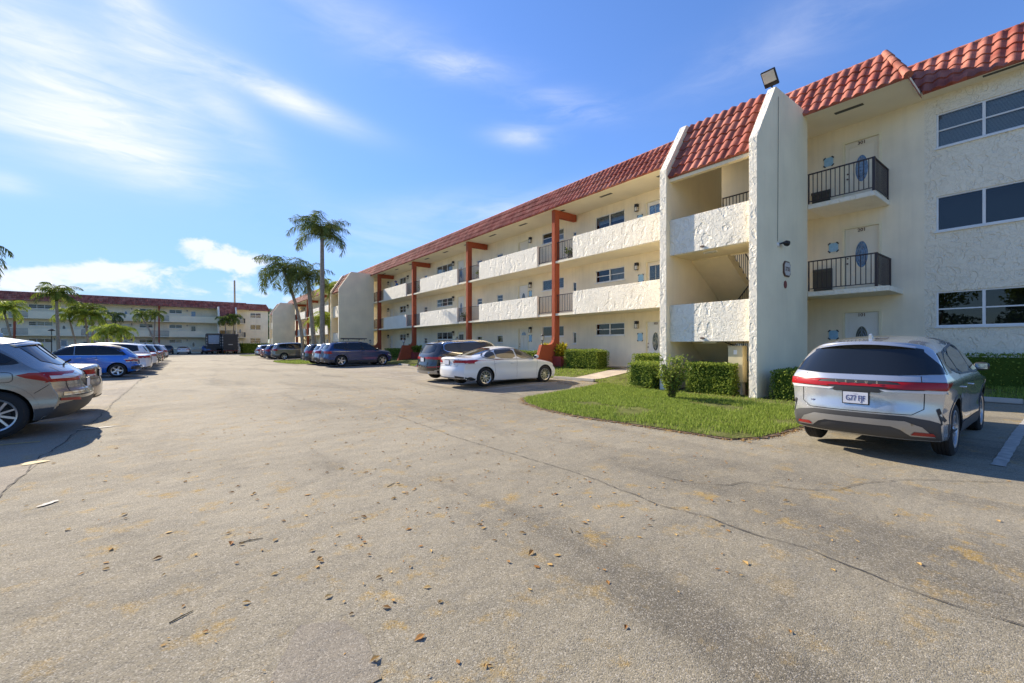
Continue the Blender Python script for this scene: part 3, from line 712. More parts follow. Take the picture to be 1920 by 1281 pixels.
    # columns with buttress, lantern and planters
    for ac in (-17.78, -26.9, -36.17, -44.7):
        if ac < a_left: continue
        m = MB(O); w = .125
        prof = [(14.88, 0), (15.42, 1.57), (15.98, 1.57), (16.12, 1.60), (16.24, 1.68), (16.32, 1.82), (16.35, 2.02), (16.35, ZC-.005), (18.05, ZC-.005), (18.05, 8.62), (16.71, 8.62), (16.71, 0)]
        m.prism(prof, lambda p, t: (t, p[0], p[1]), ac-w, ac+w)
        c = m.build('pillar', M['orange'], root, bevel=.012)
        m = MB(O); ca, cv = ac, 15.55
        m.lathe([(.055, 0), (.04, .03), (.022, .06), (.022, .2), (.05, .22), (.05, .24)], lambda x, y, t: (ca+x, cv+y, 1.57+t), 12)
        m.lathe([(.12, .47), (.06, .52), (.03, .56), (.0, .62)], lambda x, y, t: (ca+x, cv+y, 1.57+t), 12); m.lathe([(.09, .22), (.09, .245), (0, .245)], lambda x, y, t: (ca+x, cv+y, 1.57+t), 12)
        for k in range(6): t = PI*k/3; m.tube([(ca+.085*math.cos(t), cv+.085*math.sin(t), 1.80), (ca+.11*math.cos(t), cv+.11*math.sin(t), 2.05)], .006, 4)
        ln = m.build('lantern', M['black'], root, smooth=True, sharp=40)
        m = MB(O); m.lathe([(0, .246), (.075, .25), (.095, .465), (0, .468)], lambda x, y, t: (ca+x, cv+y, 1.57+t), 10); m.build('lamp_glass', M['lampglass'], ln)
        for s_ in ((ac+w, ac+w+.66), (ac-w-.66, ac-w)):
            m = MB(O); x0, x1 = s_; y0, y1, z1 = 16.18, 17.1, .94; t = .09
            m.box(x0, x1, y0, y0+t, 0, z1); m.box(x0, x1, y1-t, y1, 0, z1)
            m.box(x0 if s_[0] > ac else x0, x0+t, y0+t, y1-t, 0, z1); m.box(x1-t, x1, y0+t, y1-t, 0, z1); m.box(x0+t, x1-t, y0+t, y1-t, 0, z1-.1)
            m.build('planter', M['brickred'], root)
    # stair tower --------------------------------------------------
    if first:
        stairs(root, O, near)
    return root, O
def stairs(root, O, near, sh=0, roof_z=9.25, floor_rail=True):
    """fin - stairs - pier; sh shifts the template along a"""
    f1, f0, p1, p0 = -5.58+sh, -5.81+sh, -8.45+sh, -8.71+sh
    for x0, x1 in ((f0, f1), (p0, p1)):
        m = MB(O); m.prism(fin_profile(), lambda p, t: (t, p[0], p[1]), x0, x1); w = m.build('stair_wall', [M['fin'], M['fin_edge']], root, bevel=.012)
        for p in w.data.polygons:
            if abs(p.normal.x) < .5: p.material_index = 1
    m = MB(O); tiles(m, p1+.01, f0-.01, p1+.01, f0-.01, 13.0, 7.09, 14.36, 9.25, rows=6, amp=.065); m.build('stair_roof', M['tile'], root, smooth=True, sharp=50, recalc=False)
    m = MB(O); m.box(p1, f0, 14.37, 16.9, 9.05, 9.24)
    m.add([(p1, 13.03, 7.06), (f0, 13.03, 7.06), (f0, 14.4, 9.14), (p1, 14.4, 9.14)], [(0, 1, 2, 3)]); m.box(p1, f0, 13.03, 13.2, 6.98, 7.08)
    m.build('stair_soffit', M['fin'], root, recalc=False)
    for z0, z1 in ((1.64, 2.86), (4.52, 5.70)):
        m = MB(O); m.box(p1+.002, f0-.002, 13.05, 13.22, z0, z1); m.build('landing_parapet', M['parapet'] if near else M['fin'], root, bevel=.01)
        m = MB(O); m.box(p1+.002, f0-.002, 13.222, 14.4, z0, z0+.2); m.build('landing', M['fin'], root)
    for zl, zlo, zhi in ((1.84, .45, F2), (4.72, F2, F3)):
        mid = (p1+f0)/2
        for (x0, x1, za, zb) in ((p1+.004, mid-.05, zl, zlo), (mid+.05, f0-.004, zl, zhi)):
            n = 8; m = MB(O); prof = []
            for i in range(n):
                v0 = 14.4+2.1*i/n; v1 = 14.4+2.1*(i+1)/n; z = za+(zb-za)*(i+1)/n if zb > za else za+(zb-za)*i/n
                prof += [(v0, z), (v1, z)]
            prof += [(16.5, min(za, zb)+(0 if zb < za else zb-za)-.28), (14.4, za-.26)] if zb > za else [(16.5, zb-.02), (14.4, za-.26)]
            if zb < za: prof[-2] = (16.5, zb-.2 if zb > 1 else .0)
            m.prism(prof, lambda p, t: (t, p[0], p[1]), x0, x1); m.build('stair_flight', M['fin'], root)
            rx = x1-.04 if zb < za else x0+.04
            m = MB(O); m.tube([(rx, 14.42, za+.92), (rx, 16.48, zb+.92)], .022, 6); m.tube([(rx, 14.42, za+.14), (rx, 16.48, zb+.14)], .015, 6)
            for i in range(15): t = i/14; m.tube([(rx, 14.42+2.06*t, za+(zb-za)*t+.1), (rx, 14.42+2.06*t, za+(zb-za)*t+.92)], .016 if i in (0, 14) else .010, 4)
            m.build('stair_railing', M['rail'], root)
        m = MB(O); m.box(mid-.32, mid+.10, 13.35, 13.5, zl-.25, zl-.205); m.build('stair_light', M['lampglass'], root)
    if near:
        for z in (1.75, 4.63):
            m = MB(O); m.lathe([(0, -.03), (.055, -.03), (.06, 0), (.0, .0)], lambda x, y, t: (-7.3+sh+x*1.3, 13.05+t, z+y*.5), 12); m.build('drain_spout', M['brown'], root)

# near block: a = -Y, v = X
near, NO = block('apartment_building', (VF, 0, 0), R(-90), 0, True, 'nearest cream three-storey block, red tile roof, orange pillars, doors 101 to 301')
far_, _ = block('apartment_building', (14.5, 89.5+VF, .05), 0, 0, False, 'cream block across the end of the lot, white parapets and red roof, facing the camera', a_left=-46.2, flat=True, seed=3)
mid_, MO = block('apartment_building', (VF, 40.65, 0), R(-90), 0, True, 'second cream block down the drive, seen between palms beyond the white stair wall', end_block=False, seed=5)
# third stair tower closing the row
t3 = empty('apartment_building', (VF, 81.3, 0), R(-90), lab='farthest cream block of the row, only its grey end wall and stair tower in view', cat='apartment building')
T3 = (0, VF, 0)
stairs(t3, T3, False)
m = MB(T3); m.box(-14, -5.58, VW, 26, 0, 9.6); m.box(-14, -5.58, VE, VW, 8.95, 9.05); m.build('wall', M['wall'], t3)
m = MB(T3); tiles(m, -14, -5.58, -14, -5.58, VE, 8.98, VT, 10.4); m.build('roof', M['tile'], t3, smooth=True, sharp=50, recalc=False)
# link roof gap is closed by the stair walls themselves

# fittings on the near stair wall (face at Y=5.58, facing -Y)
def lp(X, Y, Z): return (-Y, X-VF, Z)          # world -> local of the near block
sg = MB()
def octo(cx, cz, w, h, c):
    return [(cx-w+c, cz-h), (cx+w-c, cz-h), (cx+w, cz-h+c), (cx+w, cz+h-c), (cx+w-c, cz+h), (cx-w+c, cz+h), (cx-w, cz+h-c), (cx-w, cz-h+c)]
fx = lambda p, t: (p[0], t, p[1])
plq = empty('number_sign', (14.80, 5.58, 3.86), 0, lab='brown-framed octagonal house number plaque on the nearest stair wall', cat='sign')
m = MB((14.80, 5.58, 3.86)); m.prism(octo(14.80, 3.86, .25, .235, .10), fx, 5.545, 5.579); m.build('frame', M['brown'], plq, bevel=.004)
m = MB((14.80, 5.58, 3.86)); m.prism(octo(14.81, 3.86, .21, .195, .085), fx, 5.538, 5.5445); m.build('plate', M['signwhite'], plq)
text('digits', '3735', .17, M['brown'], plq, (.0, -.044, -.01), (1, 0, 0), (0, 0, 1), .003, .003)
m = MB((14.72, 5.58, 3.38)); m.prism([(14.72+.10*math.cos(t)*(1 if abs(math.sin(t)) < .99 else 0), 3.38+.12*math.sin(t)) for t in [2*PI*i/16 for i in range(16)]], fx, 5.56, 5.579)
label(m.build('wall_ornament', M['maroon'], bevel=.003), 'small maroon lozenge fixed to the stair wall below the number plaque', 'ornament').location = (14.72, 5.58, 3.38)
# floodlight on top of the first stair wall
fl = empty('floodlight', (13.98, 5.7, 9.2), 0, lab='square black LED floodlight tilted on top of the nearest stair wall', cat='floodlight')
Rm = Matrix.Rotation(R(42), 4, 'Y') @ Matrix.Rotation(R(0), 4, 'X')
def xf(me, mt): me.transform(mt)
m = MB(); m.box(-.27, .27, -.22, .22, -.04, .04); m.box(-.2, .2, -.12, .12, .041, .09)
for k in range(7): m.box(-.18+.06*k-.008, -.18+.06*k+.008, -.12, .12, .091, .12)
b_ = m.build('housing', M['black'], fl, bevel=.01)
g_ = MB(); g_.box(-.24, .12, -.19, .19, -.052, -.041)
for k in range(4): g_.box(-.22+.085*k, -.17+.085*k, -.17, .17, -.058, -.0525)
gl_ = g_.build('led_panel', M['lampglass'], fl)
mt = Matrix.Translation((-.02, 0, .27)) @ Matrix.Rotation(R(45), 4, 'Y')
mt = mt @ Matrix.Scale(.88, 4); xf(b_.data, mt); xf(gl_.data, mt)
m = MB(); m.tube([(.12, 0, -.02), (.12, 0, .12), (.04, 0, .24)], .025, 8); m.build('bracket', M['black'], fl)
# security light + conduit on the stair wall
cab = MB(); cab.tube([(14.22, 5.567, 8.95), (14.19, 5.567, 6.5), (14.16, 5.567, 4.62)], .006, 5)
label(cab.build('cable', M['acgrey']), 'thin grey cable hanging down the nearest stair wall from the floodlight', 'cable')
sl_ = empty('security_light', (14.2, 5.58, 4.52), 0, lab='small round sensor lamp with black head beside the cable end on the stair wall', cat='security light')
m = MB(); m.lathe([(0, -.045), (.06, -.04), (.075, 0)], lambda x, y, t: (x, t, y), 14); m.build('junction_box', M['lampglass'], sl_, smooth=True)
m = MB(); m.tube([(.0, -.04, .02), (.12, -.1, .06), (.2, -.14, .06)], [.02, .03, .075], 10); m.tube([(.2, -.14, .06), (.28, -.17, .05)], [.08, .085], 12); m.build('lamp_head', M['black'], sl_, smooth=True, sharp=40)

# taped notices (own things, on the wall plane)
def notice(X, Y, Z, lab, w=.27, h=.30, face='x'):
    e = empty('taped_notice', (X-.012, Y, Z), R(-90), lab=lab, cat='notice', group='blue notices taped beside the doors')
    m = MB(); pts = octo(0, 0, w/2, h/2, .05); m.prism(pts, lambda p, t: (p[0], t, p[1]), -.006, 0); m.build('paper', M['poster'], e)
    m = MB()
    for sx in (-1, 1):
        for sz in (-1, 1):
            c = Vector((sx*(w/2-.012), 0, sz*(h/2-.012))); d = Vector((sx, 0, -sz)).normalized()*.048; n_ = Vector((sx, 0, sz)).normalized()*.02
            m.add([(c-d-n_)+Vector((0, -.009, 0)), (c+d-n_)+Vector((0, -.009, 0)), (c+d+n_)+Vector((0, -.009, 0)), (c-d+n_)+Vector((0, -.009, 0))], [(0, 1, 2, 3)])
    m.build('tape', M['tape'], e, recalc=False)
notice(VW, 5.33, 4.93, 'light blue notice taped left of door 201, above its air conditioner')
notice(VW, 5.47, 7.95, 'light blue notice taped left of door 301 on the top balcony')
notice(VW, 5.33, 1.89, 'light blue notice taped left of the white ground floor door 101')
notice(VW, 13.35, 1.94, 'light blue notice taped left of door 103 at ground level', .3, .38)
notice(VW, 13.30, 4.85, 'grey-blue notice taped beside the glazed door one floor above door 103', .3, .36)
notice(VW, 13.35, 7.83, 'light blue notice half hidden by the top parapet above door 103', .3, .3)
notice(VW, 21.85, 4.90, 'blue notice beside the oval-glass door on the middle walkway', .28, .36)
notice(VW, 21.85, 2.0, 'blue notice right of the door with the fan window at ground level', .28, .42)

def pot(Y, F_, lab, k):
    X = 16.8
    e = empty('potted_plant', (X, Y, F_+.002), 0, lab=lab, cat='potted plant')
    m = MB(); m.lathe([(0, 0), (.12, 0), (.17, .28), (.15, .28), (.14, .24), (0, .24)], lambda x, y, t: (x, y, t), 16); m.build('pot', M['brickred'] if k % 2 else M['acgrey'], e, smooth=True, sharp=40)
    g = np.random.default_rng(k); n = 160; D = unit(g.normal(0, 1, (n, 3))*np.array([1, 1, .5])+np.array([0, 0, .9])); C = np.array([0, 0, .3])+D*g.uniform(.05, .42, (n, 1)); S_ = unit(np.cross(D, g.normal(0, 1, (n, 3))))
    V, F = leaf_quads(C, D, S_, g.uniform(.12, .22, n), g.uniform(.03, .06, n)); link('foliage', numesh('foliage', V, F, M['palm']), e)
POTS = [(25.8, F3, 'potted plant behind the top railing left of the second orange pillar', 1), (27.9, F2, 'potted plant behind the middle railing by the second orange pillar', 2), (35.2, F3, 'potted plant behind the top railing right of the third orange pillar', 3), (16.9, F3, 'potted plant behind the top railing just right of the nearest orange pillar', 4)]
# utility cabinet beside the first stair wall
uc = empty('utility_cabinet', (13.36, 6.36, 0), 0, lab='tall beige metal utility cabinet between the hedge and the nearest stair wall', cat='cabinet')
m = MB(); m.box(-.14, .14, -.22, .22, .42, 1.48); m.box(-.16, .16, -.24, .24, 1.481, 1.51); m.build('cabinet_body', M['utility'], uc, bevel=.012)
m = MB(); m.box(-.10, .10, -.18, .18, 0, .419); m.build('base', M['concrete'], uc)
m = MB(); m.box(-.146, -.141, -.05, .05, 1.25, 1.38); m.build('label_plate', M['white'], uc)
m = MB(); m.tube([(.1, -.12, 1.5), (.1, -.12, 1.75), (.35, -.1, 2.0), (.7, 0, 2.2)], .025, 7); m.tube([(.05, .1, 1.5), (-.05, .35, 1.62), (.1, .5, 1.9)], .018, 6); m.build('conduit', M['black'], uc)

# wheel stops
def wheel_stop(X, Y, L, rz, lab):
    m = MB(); m.prism([(-.08, 0), (.08, 0), (.065, .11), (-.065, .11)], lambda p, t: (p[0], t, p[1]), -L/2, L/2)
    o = m.build('wheel_stop', M['concrete'], bevel=.012, lab=lab, cat='wheel stop', group='concrete wheel stops of the right-hand bays'); o.location = (X, Y, gz(X, Y)+.003); o.rotation_euler = (0, 0, rz)
wheel_stop(14.85, 1.75, 1.8, 0, 'white concrete wheel stop beyond the nearest silver SUV, by the lawn')
wheel_stop(13.0, 12.9, 2.2, R(4), 'worn concrete wheel stop in front of the white sedan')
wheel_stop(13.0, 16.4, 1.8, 0, 'concrete wheel stop in front of the dark grey SUV')
wheel_stop(13.0, 30.2, 1.8, 0, 'concrete wheel stop in the empty bay before the blue SUV')
wheel_stop(13.0, 27.2, 1.8, 0, 'concrete wheel stop by the lawn under the second orange pillar')

# ------------------------------------------------------------------ vegetation
def numesh(name, V, F, mats, smooth=False):
    """fast mesh from numpy: V (n,3), F (m,4) quads"""
    me = bpy.data.meshes.new(name); n, k = len(F), F.shape[1]
    me.vertices.add(len(V)); me.vertices.foreach_set('co', V.astype(np.float32).ravel())
    me.loops.add(n*k); me.loops.foreach_set('vertex_index', F.astype(np.int32).ravel())
    me.polygons.add(n); me.polygons.foreach_set('loop_start', np.arange(0, n*k, k, dtype=np.int32))
    try: me.polygons.foreach_set('loop_total', np.full(n, k, dtype=np.int32))
    except Exception: pass
    for m in (mats if isinstance(mats, (list, tuple)) else [mats]): me.materials.append(m)
    me.update(calc_edges=True); me.validate(); return me
def leaf_quads(C, D, Nn, L, Wd):
    """C centres, D directions, Nn side vectors: folded diamond leaves"""
    a = C-D*L[:, None]*.5; b = C+Nn*Wd[:, None]*.5; c = C+D*L[:, None]*.5; d = C-Nn*Wd[:, None]*.5
    V = np.stack([a, b, c, d], 1).reshape(-1, 3); F = np.arange(len(V)).reshape(-1, 4); return V, F
def unit(A): return A/np.maximum(1e-9, np.linalg.norm(A, axis=1))[:, None]
def hedge(X0, X1, Y0, Y1, h, lab, n, leaf=.05, z0=None, mat='hedge', core='hedgedark', rough=.04, rng=None, name='hedge', cat='hedge', group=None):
    g = np.random.default_rng(rng if rng is not None else int(abs(X0*71+Y0*13)))
    z0 = gz((X0+X1)/2, (Y0+Y1)/2)+.02 if z0 is None else z0
    cx, cy = (X0+X1)/2, (Y0+Y1)/2
    root = empty(name, (cx, cy, z0), 0, lab=lab, cat=cat, group=group)
    wx, wy = (X1-X0)/2, (Y1-Y0)/2
    areas = np.array([wy*h*2, wy*h*2, wx*h*2, wx*h*2, wx*wy*4]); pr_ = areas/areas.sum()
    f = g.choice(5, n, p=pr_); u = g.uniform(-1, 1, n); v = g.uniform(0, 1, n)**.9
    C = np.zeros((n, 3)); Nf = np.zeros((n, 3))
    for k, (ax, s_) in enumerate(((0, -1), (0, 1), (1, -1), (1, 1))):
        q = f == k
        C[q, ax] = s_*(wx if ax == 0 else wy); C[q, 1-ax] = u[q]*(wy if ax == 0 else wx); C[q, 2] = v[q]*h; Nf[q, ax] = s_
    q = f == 4; C[q, 0] = u[q]*wx; C[q, 1] = g.uniform(-1, 1, q.sum())*wy; C[q, 2] = h; Nf[q, 2] = 1
    lump = np.array([noise.noise(Vector((c[0]*1.7+cx, c[1]*1.7+cy, c[2]*2.1))) for c in C])*.07
    dp = np.abs(g.normal(0, rough, n))
    C += Nf*(lump-dp+.02)[:, None]+g.normal(0, .008, (n, 3))
    # rounded top edges
    e = np.clip((C[:, 2]/h-.86)/.14, 0, 1)**2; C[:, 0] *= 1-.05*e*min(1, .4/wx); C[:, 1] *= 1-.05*e*min(1, .4/wy)
    D = unit(Nf*.5+g.normal(0, .7, (n, 3))+np.array([0, 0, .35])); S_ = unit(np.cross(D, g.normal(0, 1, (n, 3))))
    V, F = leaf_quads(C, D, S_, leaf*g.uniform(.7, 1.4, n), leaf*.62*g.uniform(.7, 1.3, n))
    me = numesh('leaves', V, F, M[mat]); link('leaves', me, root)
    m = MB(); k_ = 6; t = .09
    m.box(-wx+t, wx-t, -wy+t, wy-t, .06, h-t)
    m.build('inner_core', M[core], root)  # solid core box, inner shade of the hedge put into its darker green
    return root
hedge(12.84, 13.34, 6.25, 7.75, .95, 'loose light green hedge between the stair tower walls, beside the utility cabinet', 5200, .062, .02, rough=.07)
hedge(12.98, 15.6, 4.2, 5.3, .82, 'clipped hedge between the nearest stair wall and the silver SUV', 6500, .055, .02, rough=.05)
hedge(17.25, 17.95, -12, 2.75, .92, 'long dark hedge under the wall windows on the right, behind the silver SUV', 9000, .06, .36, rough=.05)
hedge(12.6, 15.3, 8.85, 9.85, .86, 'clipped hedge outside the stair pier, nearest of two beside the path', 6500, .055, rough=.05)
hedge(15.8, 16.75, 9.0, 12.1, .84, 'clipped hedge below door 103 between the path and the stair pier', 6500, .055, rough=.05)
hedge(15.9, 16.8, 14.2, 16.5, .92, 'clipped box hedge between the first orange pillar and the path', 6500, .055, rough=.05)
hedge(16.3, 17.0, 18.3, 25.2, .8, 'low hedge along the wall behind the white sedan', 5000, .07, rough=.05)
hedge(16.3, 17.0, 26.8, 33.8, .85, 'low dark hedge along the wall between the second and third orange pillars', 4500, .08, rough=.05)
hedge(16.2, 17.0, 36.2, 42.6, .85, 'low hedge by the wall near the second stair tower', 3500, .09, rough=.05)
hedge(-26.5, -13.6, 76.5, 78.2, 1.7, 'broad sunlit hedge in front of the far block, behind the row of palms', 5000, .2, .1, rough=.12)
hedge(9.6, 18.0, 100.5, 103.5, 1.9, 'dark hedge at the right foot of the far block', 3000, .22, .1, rough=.14)
def planting(X, Y, z, r, h, n, mat, lab, name='planter_shrub', cat='shrub', leaf=.2, seed=1, group=None):
    g = np.random.default_rng(seed); root = empty(name, (X, Y, z), 0, lab=lab, cat=cat, group=group)
    st = MB(); C, D = [], []
    for s_ in range(max(5, n//26)):
        a = g.uniform(0, 2*PI); ln = h*g.uniform(.55, 1.); rr = r*g.uniform(.2, .95)
        pts = [(0, 0, -.05), (rr*.35*math.cos(a), rr*.35*math.sin(a), ln*.5), (rr*math.cos(a), rr*math.sin(a), ln)]
        st.tube([(pts[0][0]+rr*.12*math.cos(a), pts[0][1]+rr*.12*math.sin(a), 0), pts[1], pts[2]], [.006, .005, .003], 5)
        for k in range(26):
            t = g.uniform(.04, 1.02); q = np.array(pts[1])*(1-abs(2*t-1))+np.array(pts[2])*max(0, 2*t-1) if t > .5 else np.array(pts[1])*(2*t)
            C.append(q+g.normal(0, .012, 3)); d = g.normal(0, .55, 3)+np.array([math.cos(a)*.5, math.sin(a)*.5, .45]); D.append(d)
    C = np.array(C); D = unit(np.array(D)); L = leaf*g.uniform(.6, 1.2, len(C)); C = C+D*L[:, None]*.5
    S_ = unit(np.cross(D, g.normal(0, 1, (len(C), 3))))
    V, F = leaf_quads(C, D, S_, L, leaf*.36*g.uniform(.7, 1.3, len(C)))
    st.build('stems', M['stem'], root); link('leaves', numesh('leaves', V, F, M[mat]), root); return root
planting(10.95, 7.05, .02, .62, 1.2, 2600, 'hedge', 'loose leggy shrub growing on the lawn in front of the stair pier', 'shrub', 'shrub', .11, 4)
for yc, labs in ((17.78, ('yellow croton in the red planter right of the nearest orange pillar', 'yellow-green croton in the planter left of the nearest orange pillar')),
                 (26.9, ('green croton in the planter right of the second orange pillar', 'croton in the planter left of the second orange pillar')),
                 (36.17, ('bushy green plant in the planter right of the third orange pillar', 'plant in the planter left of the third orange pillar'))):
    for s_, lb in ((-1, labs[0]), (1, labs[1])):
        planting(16.58, yc+s_*.43, .84, .46, .72, 900, 'croton' if yc < 20 else 'hedge', lb, 'croton', 'plant', .27, int(yc)+s_)

def palm(X, Y, h, lean=(0, 0), r=.15, fl=2.2, nf=18, mat='palm', lab='', droop=1., cat='palm', seed=1, curve=0, z0=None, plume=.5, lw=.05, group=None, shaft=True, up=.5, npair=34):
    g = np.random.default_rng(seed); z0 = gz(X, Y) if z0 is None else z0
    root = empty('palm_tree', (X, Y, z0), 0, lab=lab, cat=cat, group=group)
    t = MB(); pts = []; rs = []
    for i in range(13):
        s_ = i/12; b = s_**(1.6 if curve else 1)
        pts.append((lean[0]*b+curve*math.sin(s_*PI)*.3, lean[1]*b, h*s_)); rs.append(r*(1.35-.5*min(1, s_*5)*.6-.25*s_)*(1+.04*math.sin(i*5)))
    t.tube(pts, rs, 12); t.build('trunk', M['bark'], root, smooth=True)
    top = np.array(pts[-1])
    if shaft:
        t = MB(); t.tube([top+np.array((0, 0, -.1)), top+np.array((0, 0, .35)), top+np.array((0, 0, .8))], [rs[-1]*1.02, rs[-1]*1.25, rs[-1]*.5], 10); t.build('crownshaft', M['palmdark'], root, smooth=True)
    V = []; Fc = []
    C, D, N_, LL, WW = [], [], [], [], []
    st = MB()
    for k in range(nf):
        az = 2*PI*k/nf*1.0+g.uniform(-.25, .25)+k*2.4*0; rank = (k*7) % nf/nf
        e0 = up+1.05*rank-.35*droop*(1-rank)          # start elevation
        L = fl*g.uniform(.82, 1.12)
        p = top+np.array((0, 0, .45 if shaft else .1)); el = min(1.45, e0); seg = 12; P = [p.copy()]; Dr = []
        bend = droop*g.uniform(1.15, 1.6)*(1.25-.3*rank)
        for i in range(seg):
            el -= bend/seg*(1+.9*i/seg); d = np.array((math.cos(az)*math.cos(el), math.sin(az)*math.cos(el), math.sin(el))); Dr.append(d); p = p+d*L/seg; P.append(p.copy())
        st.tube(P, [.022*fl/2.2*(1-.75*i/seg) for i in range(seg+1)], 4, cap=False)
        P = np.array(P); Dr = np.array(Dr+[Dr[-1]])
        for i in range(npair):
            s_ = .12+.88*(i+.5)/npair; q = s_*seg; j = int(min(seg-1, q)); f_ = q-j; pt = P[j]*(1-f_)+P[j+1]*f_; d = Dr[j]
            side = np.cross(d, (0, 0, 1)); side /= max(1e-6, np.linalg.norm(side)); upv = np.cross(side, d)
            ll = fl*.30*(math.sin(PI*min(1, s_*.80+.14))**.7)*g.uniform(.85, 1.1)
            for sg_ in (-1, 1):
                dd = side*sg_*1.0+d*.45+upv*g.uniform(-plume, plume*.9)*.8+np.array((0, 0, -.35*droop)); dd /= np.linalg.norm(dd)
                mid = pt+dd*ll*.5; dd2 = dd+np.array((0, 0, -.75*droop)); dd2 /= np.linalg.norm(dd2); tip = mid+dd2*ll*.5
                w = np.cross(dd, d); w = w/max(1e-6, np.linalg.norm(w)); w = (np.cross(w, dd)*.7+w*.5); w /= np.linalg.norm(w); w = w*lw*.5*fl/2.2
                b = len(V); V += [pt-w*.5, pt+w*.5, mid+w, mid-w, tip-w*.12, tip+w*.12]; Fc += [(b, b+1, b+2, b+3), (b+3, b+2, b+5, b+4)]
    st.build('frond_stalks', M[mat], root, recalc=False)
    link('crown', numesh('crown', np.array(V), np.array(Fc), M[mat]), root)
    return root
# queen palms on the second island
palm(10.8, 44.2, 11.9, (.1, .6), .22, 3.7, 23, 'palmdark', 'tallest palm, straight grey trunk and drooping dark crown beside the second stair tower', 1.05, seed=2, plume=.9, lw=.03, up=.95, shaft=False, npair=48)
palm(10.1, 49.3, 9.1, (-1.5, 1.2), .17, 3.7, 21, 'palmdark', 'leaning palm on the grass island, crown left of the tallest palm', 1.1, seed=5, plume=.9, lw=.034, up=.7, curve=.6, shaft=False, npair=44)
palm(11.0, 47.8, 8.2, (-.6, .5), .22, 3.2, 18, 'palmdark', 'mid-height palm with ragged crown between the leaning and the tallest palm', 1.1, seed=8, plume=.9, lw=.034, up=.7, shaft=False, npair=40)
palm(12.6, 52.5, 3.6, (.2, .2), .10, 2.1, 17, 'palmlight', 'short bright green palm behind the parked cars, left of two', 1.1, seed=11, up=.8)
palm(13.4, 51.4, 4.0, (-.2, .3), .10, 2.0, 16, 'palmlight', 'short bright green palm behind the parked cars, right of two', 1.1, seed=12, up=.8)
palm(13.7, 53.0, 7.5, (0, 0), .12, 2.2, 16, 'palmlight', 'yellow-green palm crown rising beside the second stair tower roof', 1.0, seed=13, up=.8)
palm(-9.2, 34.6, 5.4, (.2, 0), .2, 2.5, 18, 'palmdark', 'palm at the left picture edge with only its right fronds in view', 1.1, seed=14, up=.9)
palm(-11.6, 74.2, 6.9, (-.2, 0), .17, 2.9, 17, 'palm', 'largest palm of the left row, pale thick trunk and wide arching crown', 1.05, seed=20, up=.85)
palm(-15.4, 76, 5.2, (-.9, 0), .12, 2.6, 16, 'palmlight', 'slim leaning palm left of the largest palm, by the red-brown pillar', 1.1, seed=21, up=.8)
palm(-10.5, 79, 4.9, (-.9, 0), .11, 2.4, 15, 'palmlight', 'slim leaning palm just right of the largest palm', 1.1, seed=22, up=.8)
palm(-9.3, 77.5, 5.3, (-.5, .2), .13, 2.7, 17, 'palm', 'full yellow-green palm in the middle of the left row, left trunk of a pair', 1.1, seed=23, up=.85)
palm(-8.7, 76.5, 4.7, (-.4, .4), .13, 2.5, 15, 'palmlight', 'full yellow-green palm in the middle of the left row, right trunk of a pair', 1.1, seed=24, up=.8)
palm(-9.2, 101, 6.2, (.1, 0), .12, 2.2, 14, 'palmdark', 'small dark palm against the far block walkway, behind the bushy short palm', 1.1, seed=25, up=.8)
palm(-5.9, 61, 2.3, (-.2, 0), .11, 1.9, 18, 'palmlight', 'short bushy bright palm, left of the two growing together behind the parked cars', 1.15, seed=26, up=.8)
palm(-5.1, 61.4, 2.5, (.1, 0), .11, 1.9, 17, 'palmlight', 'short bushy bright palm, right of the two growing together behind the parked cars', 1.15, seed=27, up=.8)
palm(-3.2, 91, 6.1, (-1.8, .2), .12, 2.1, 14, 'palm', 'slim palm leaning left in front of the far block, left of the second red pillar', 1.1, seed=28, up=.85, curve=.4)
palm(-3.6, 93, 6.3, (.2, 0), .12, 2.1, 14, 'palm', 'slim upright palm right against the second red pillar of the far block', 1.1, seed=29, up=.85)
palm(7.3, 101, 6.1, (-.5, 0), .12, 2.2, 14, 'palm', 'palm in front of the far stair tower, left of two above the trucks', 1.1, seed=30, up=.85)
palm(8.2, 101.5, 6.4, (.1, 0), .12, 2.2, 15, 'palm', 'palm in front of the far stair tower, right of two above the trucks', 1.1, seed=31, up=.85)
def tree(X, Y, h, rad, lab, seed, n=2600, leaf=.42, z0=0, grp='dark trees behind the far block'):
    g = np.random.default_rng(seed); root = empty('broadleaf_tree', (X, Y, z0), 0, lab=lab, cat='tree', group=grp)
    m = MB(); m.tube([(0, 0, 0), (.1, 0, h*.35), (0, .1, h*.6)], [.3, .22, .12], 8)
    cl = []
    for k in range(16):
        a = g.uniform(0, 2*PI); rr = rad*math.sqrt(g.uniform(0, 1))*.75; zz = h*g.uniform(.35, .9); cl.append((rr*math.cos(a), rr*math.sin(a), zz, rad*g.uniform(.25, .45)))
        if k < 7: m.tube([(0, 0, h*.3), (rr*.5*math.cos(a), rr*.5*math.sin(a), (h*.3+zz)/2), (rr*math.cos(a), rr*math.sin(a), zz)], [.14, .08, .03], 6)
    m.build('trunk', M['stem'], root, smooth=True)
    idx = g.integers(0, 16, n); cl = np.array(cl)[idx]; d = unit(g.normal(0, 1, (n, 3))); C = cl[:, :3]+d*cl[:, 3:4]*g.uniform(.6, 1.05, (n, 1))
    D = unit(g.normal(0, 1, (n, 3))); S_ = unit(np.cross(D, g.normal(0, 1, (n, 3))))
    V, F = leaf_quads(C, D, S_, leaf*g.uniform(.6, 1.3, n), leaf*.6*g.uniform(.6, 1.3, n)); link('crown', numesh('crown', V, F, M['treeleaf']), root)
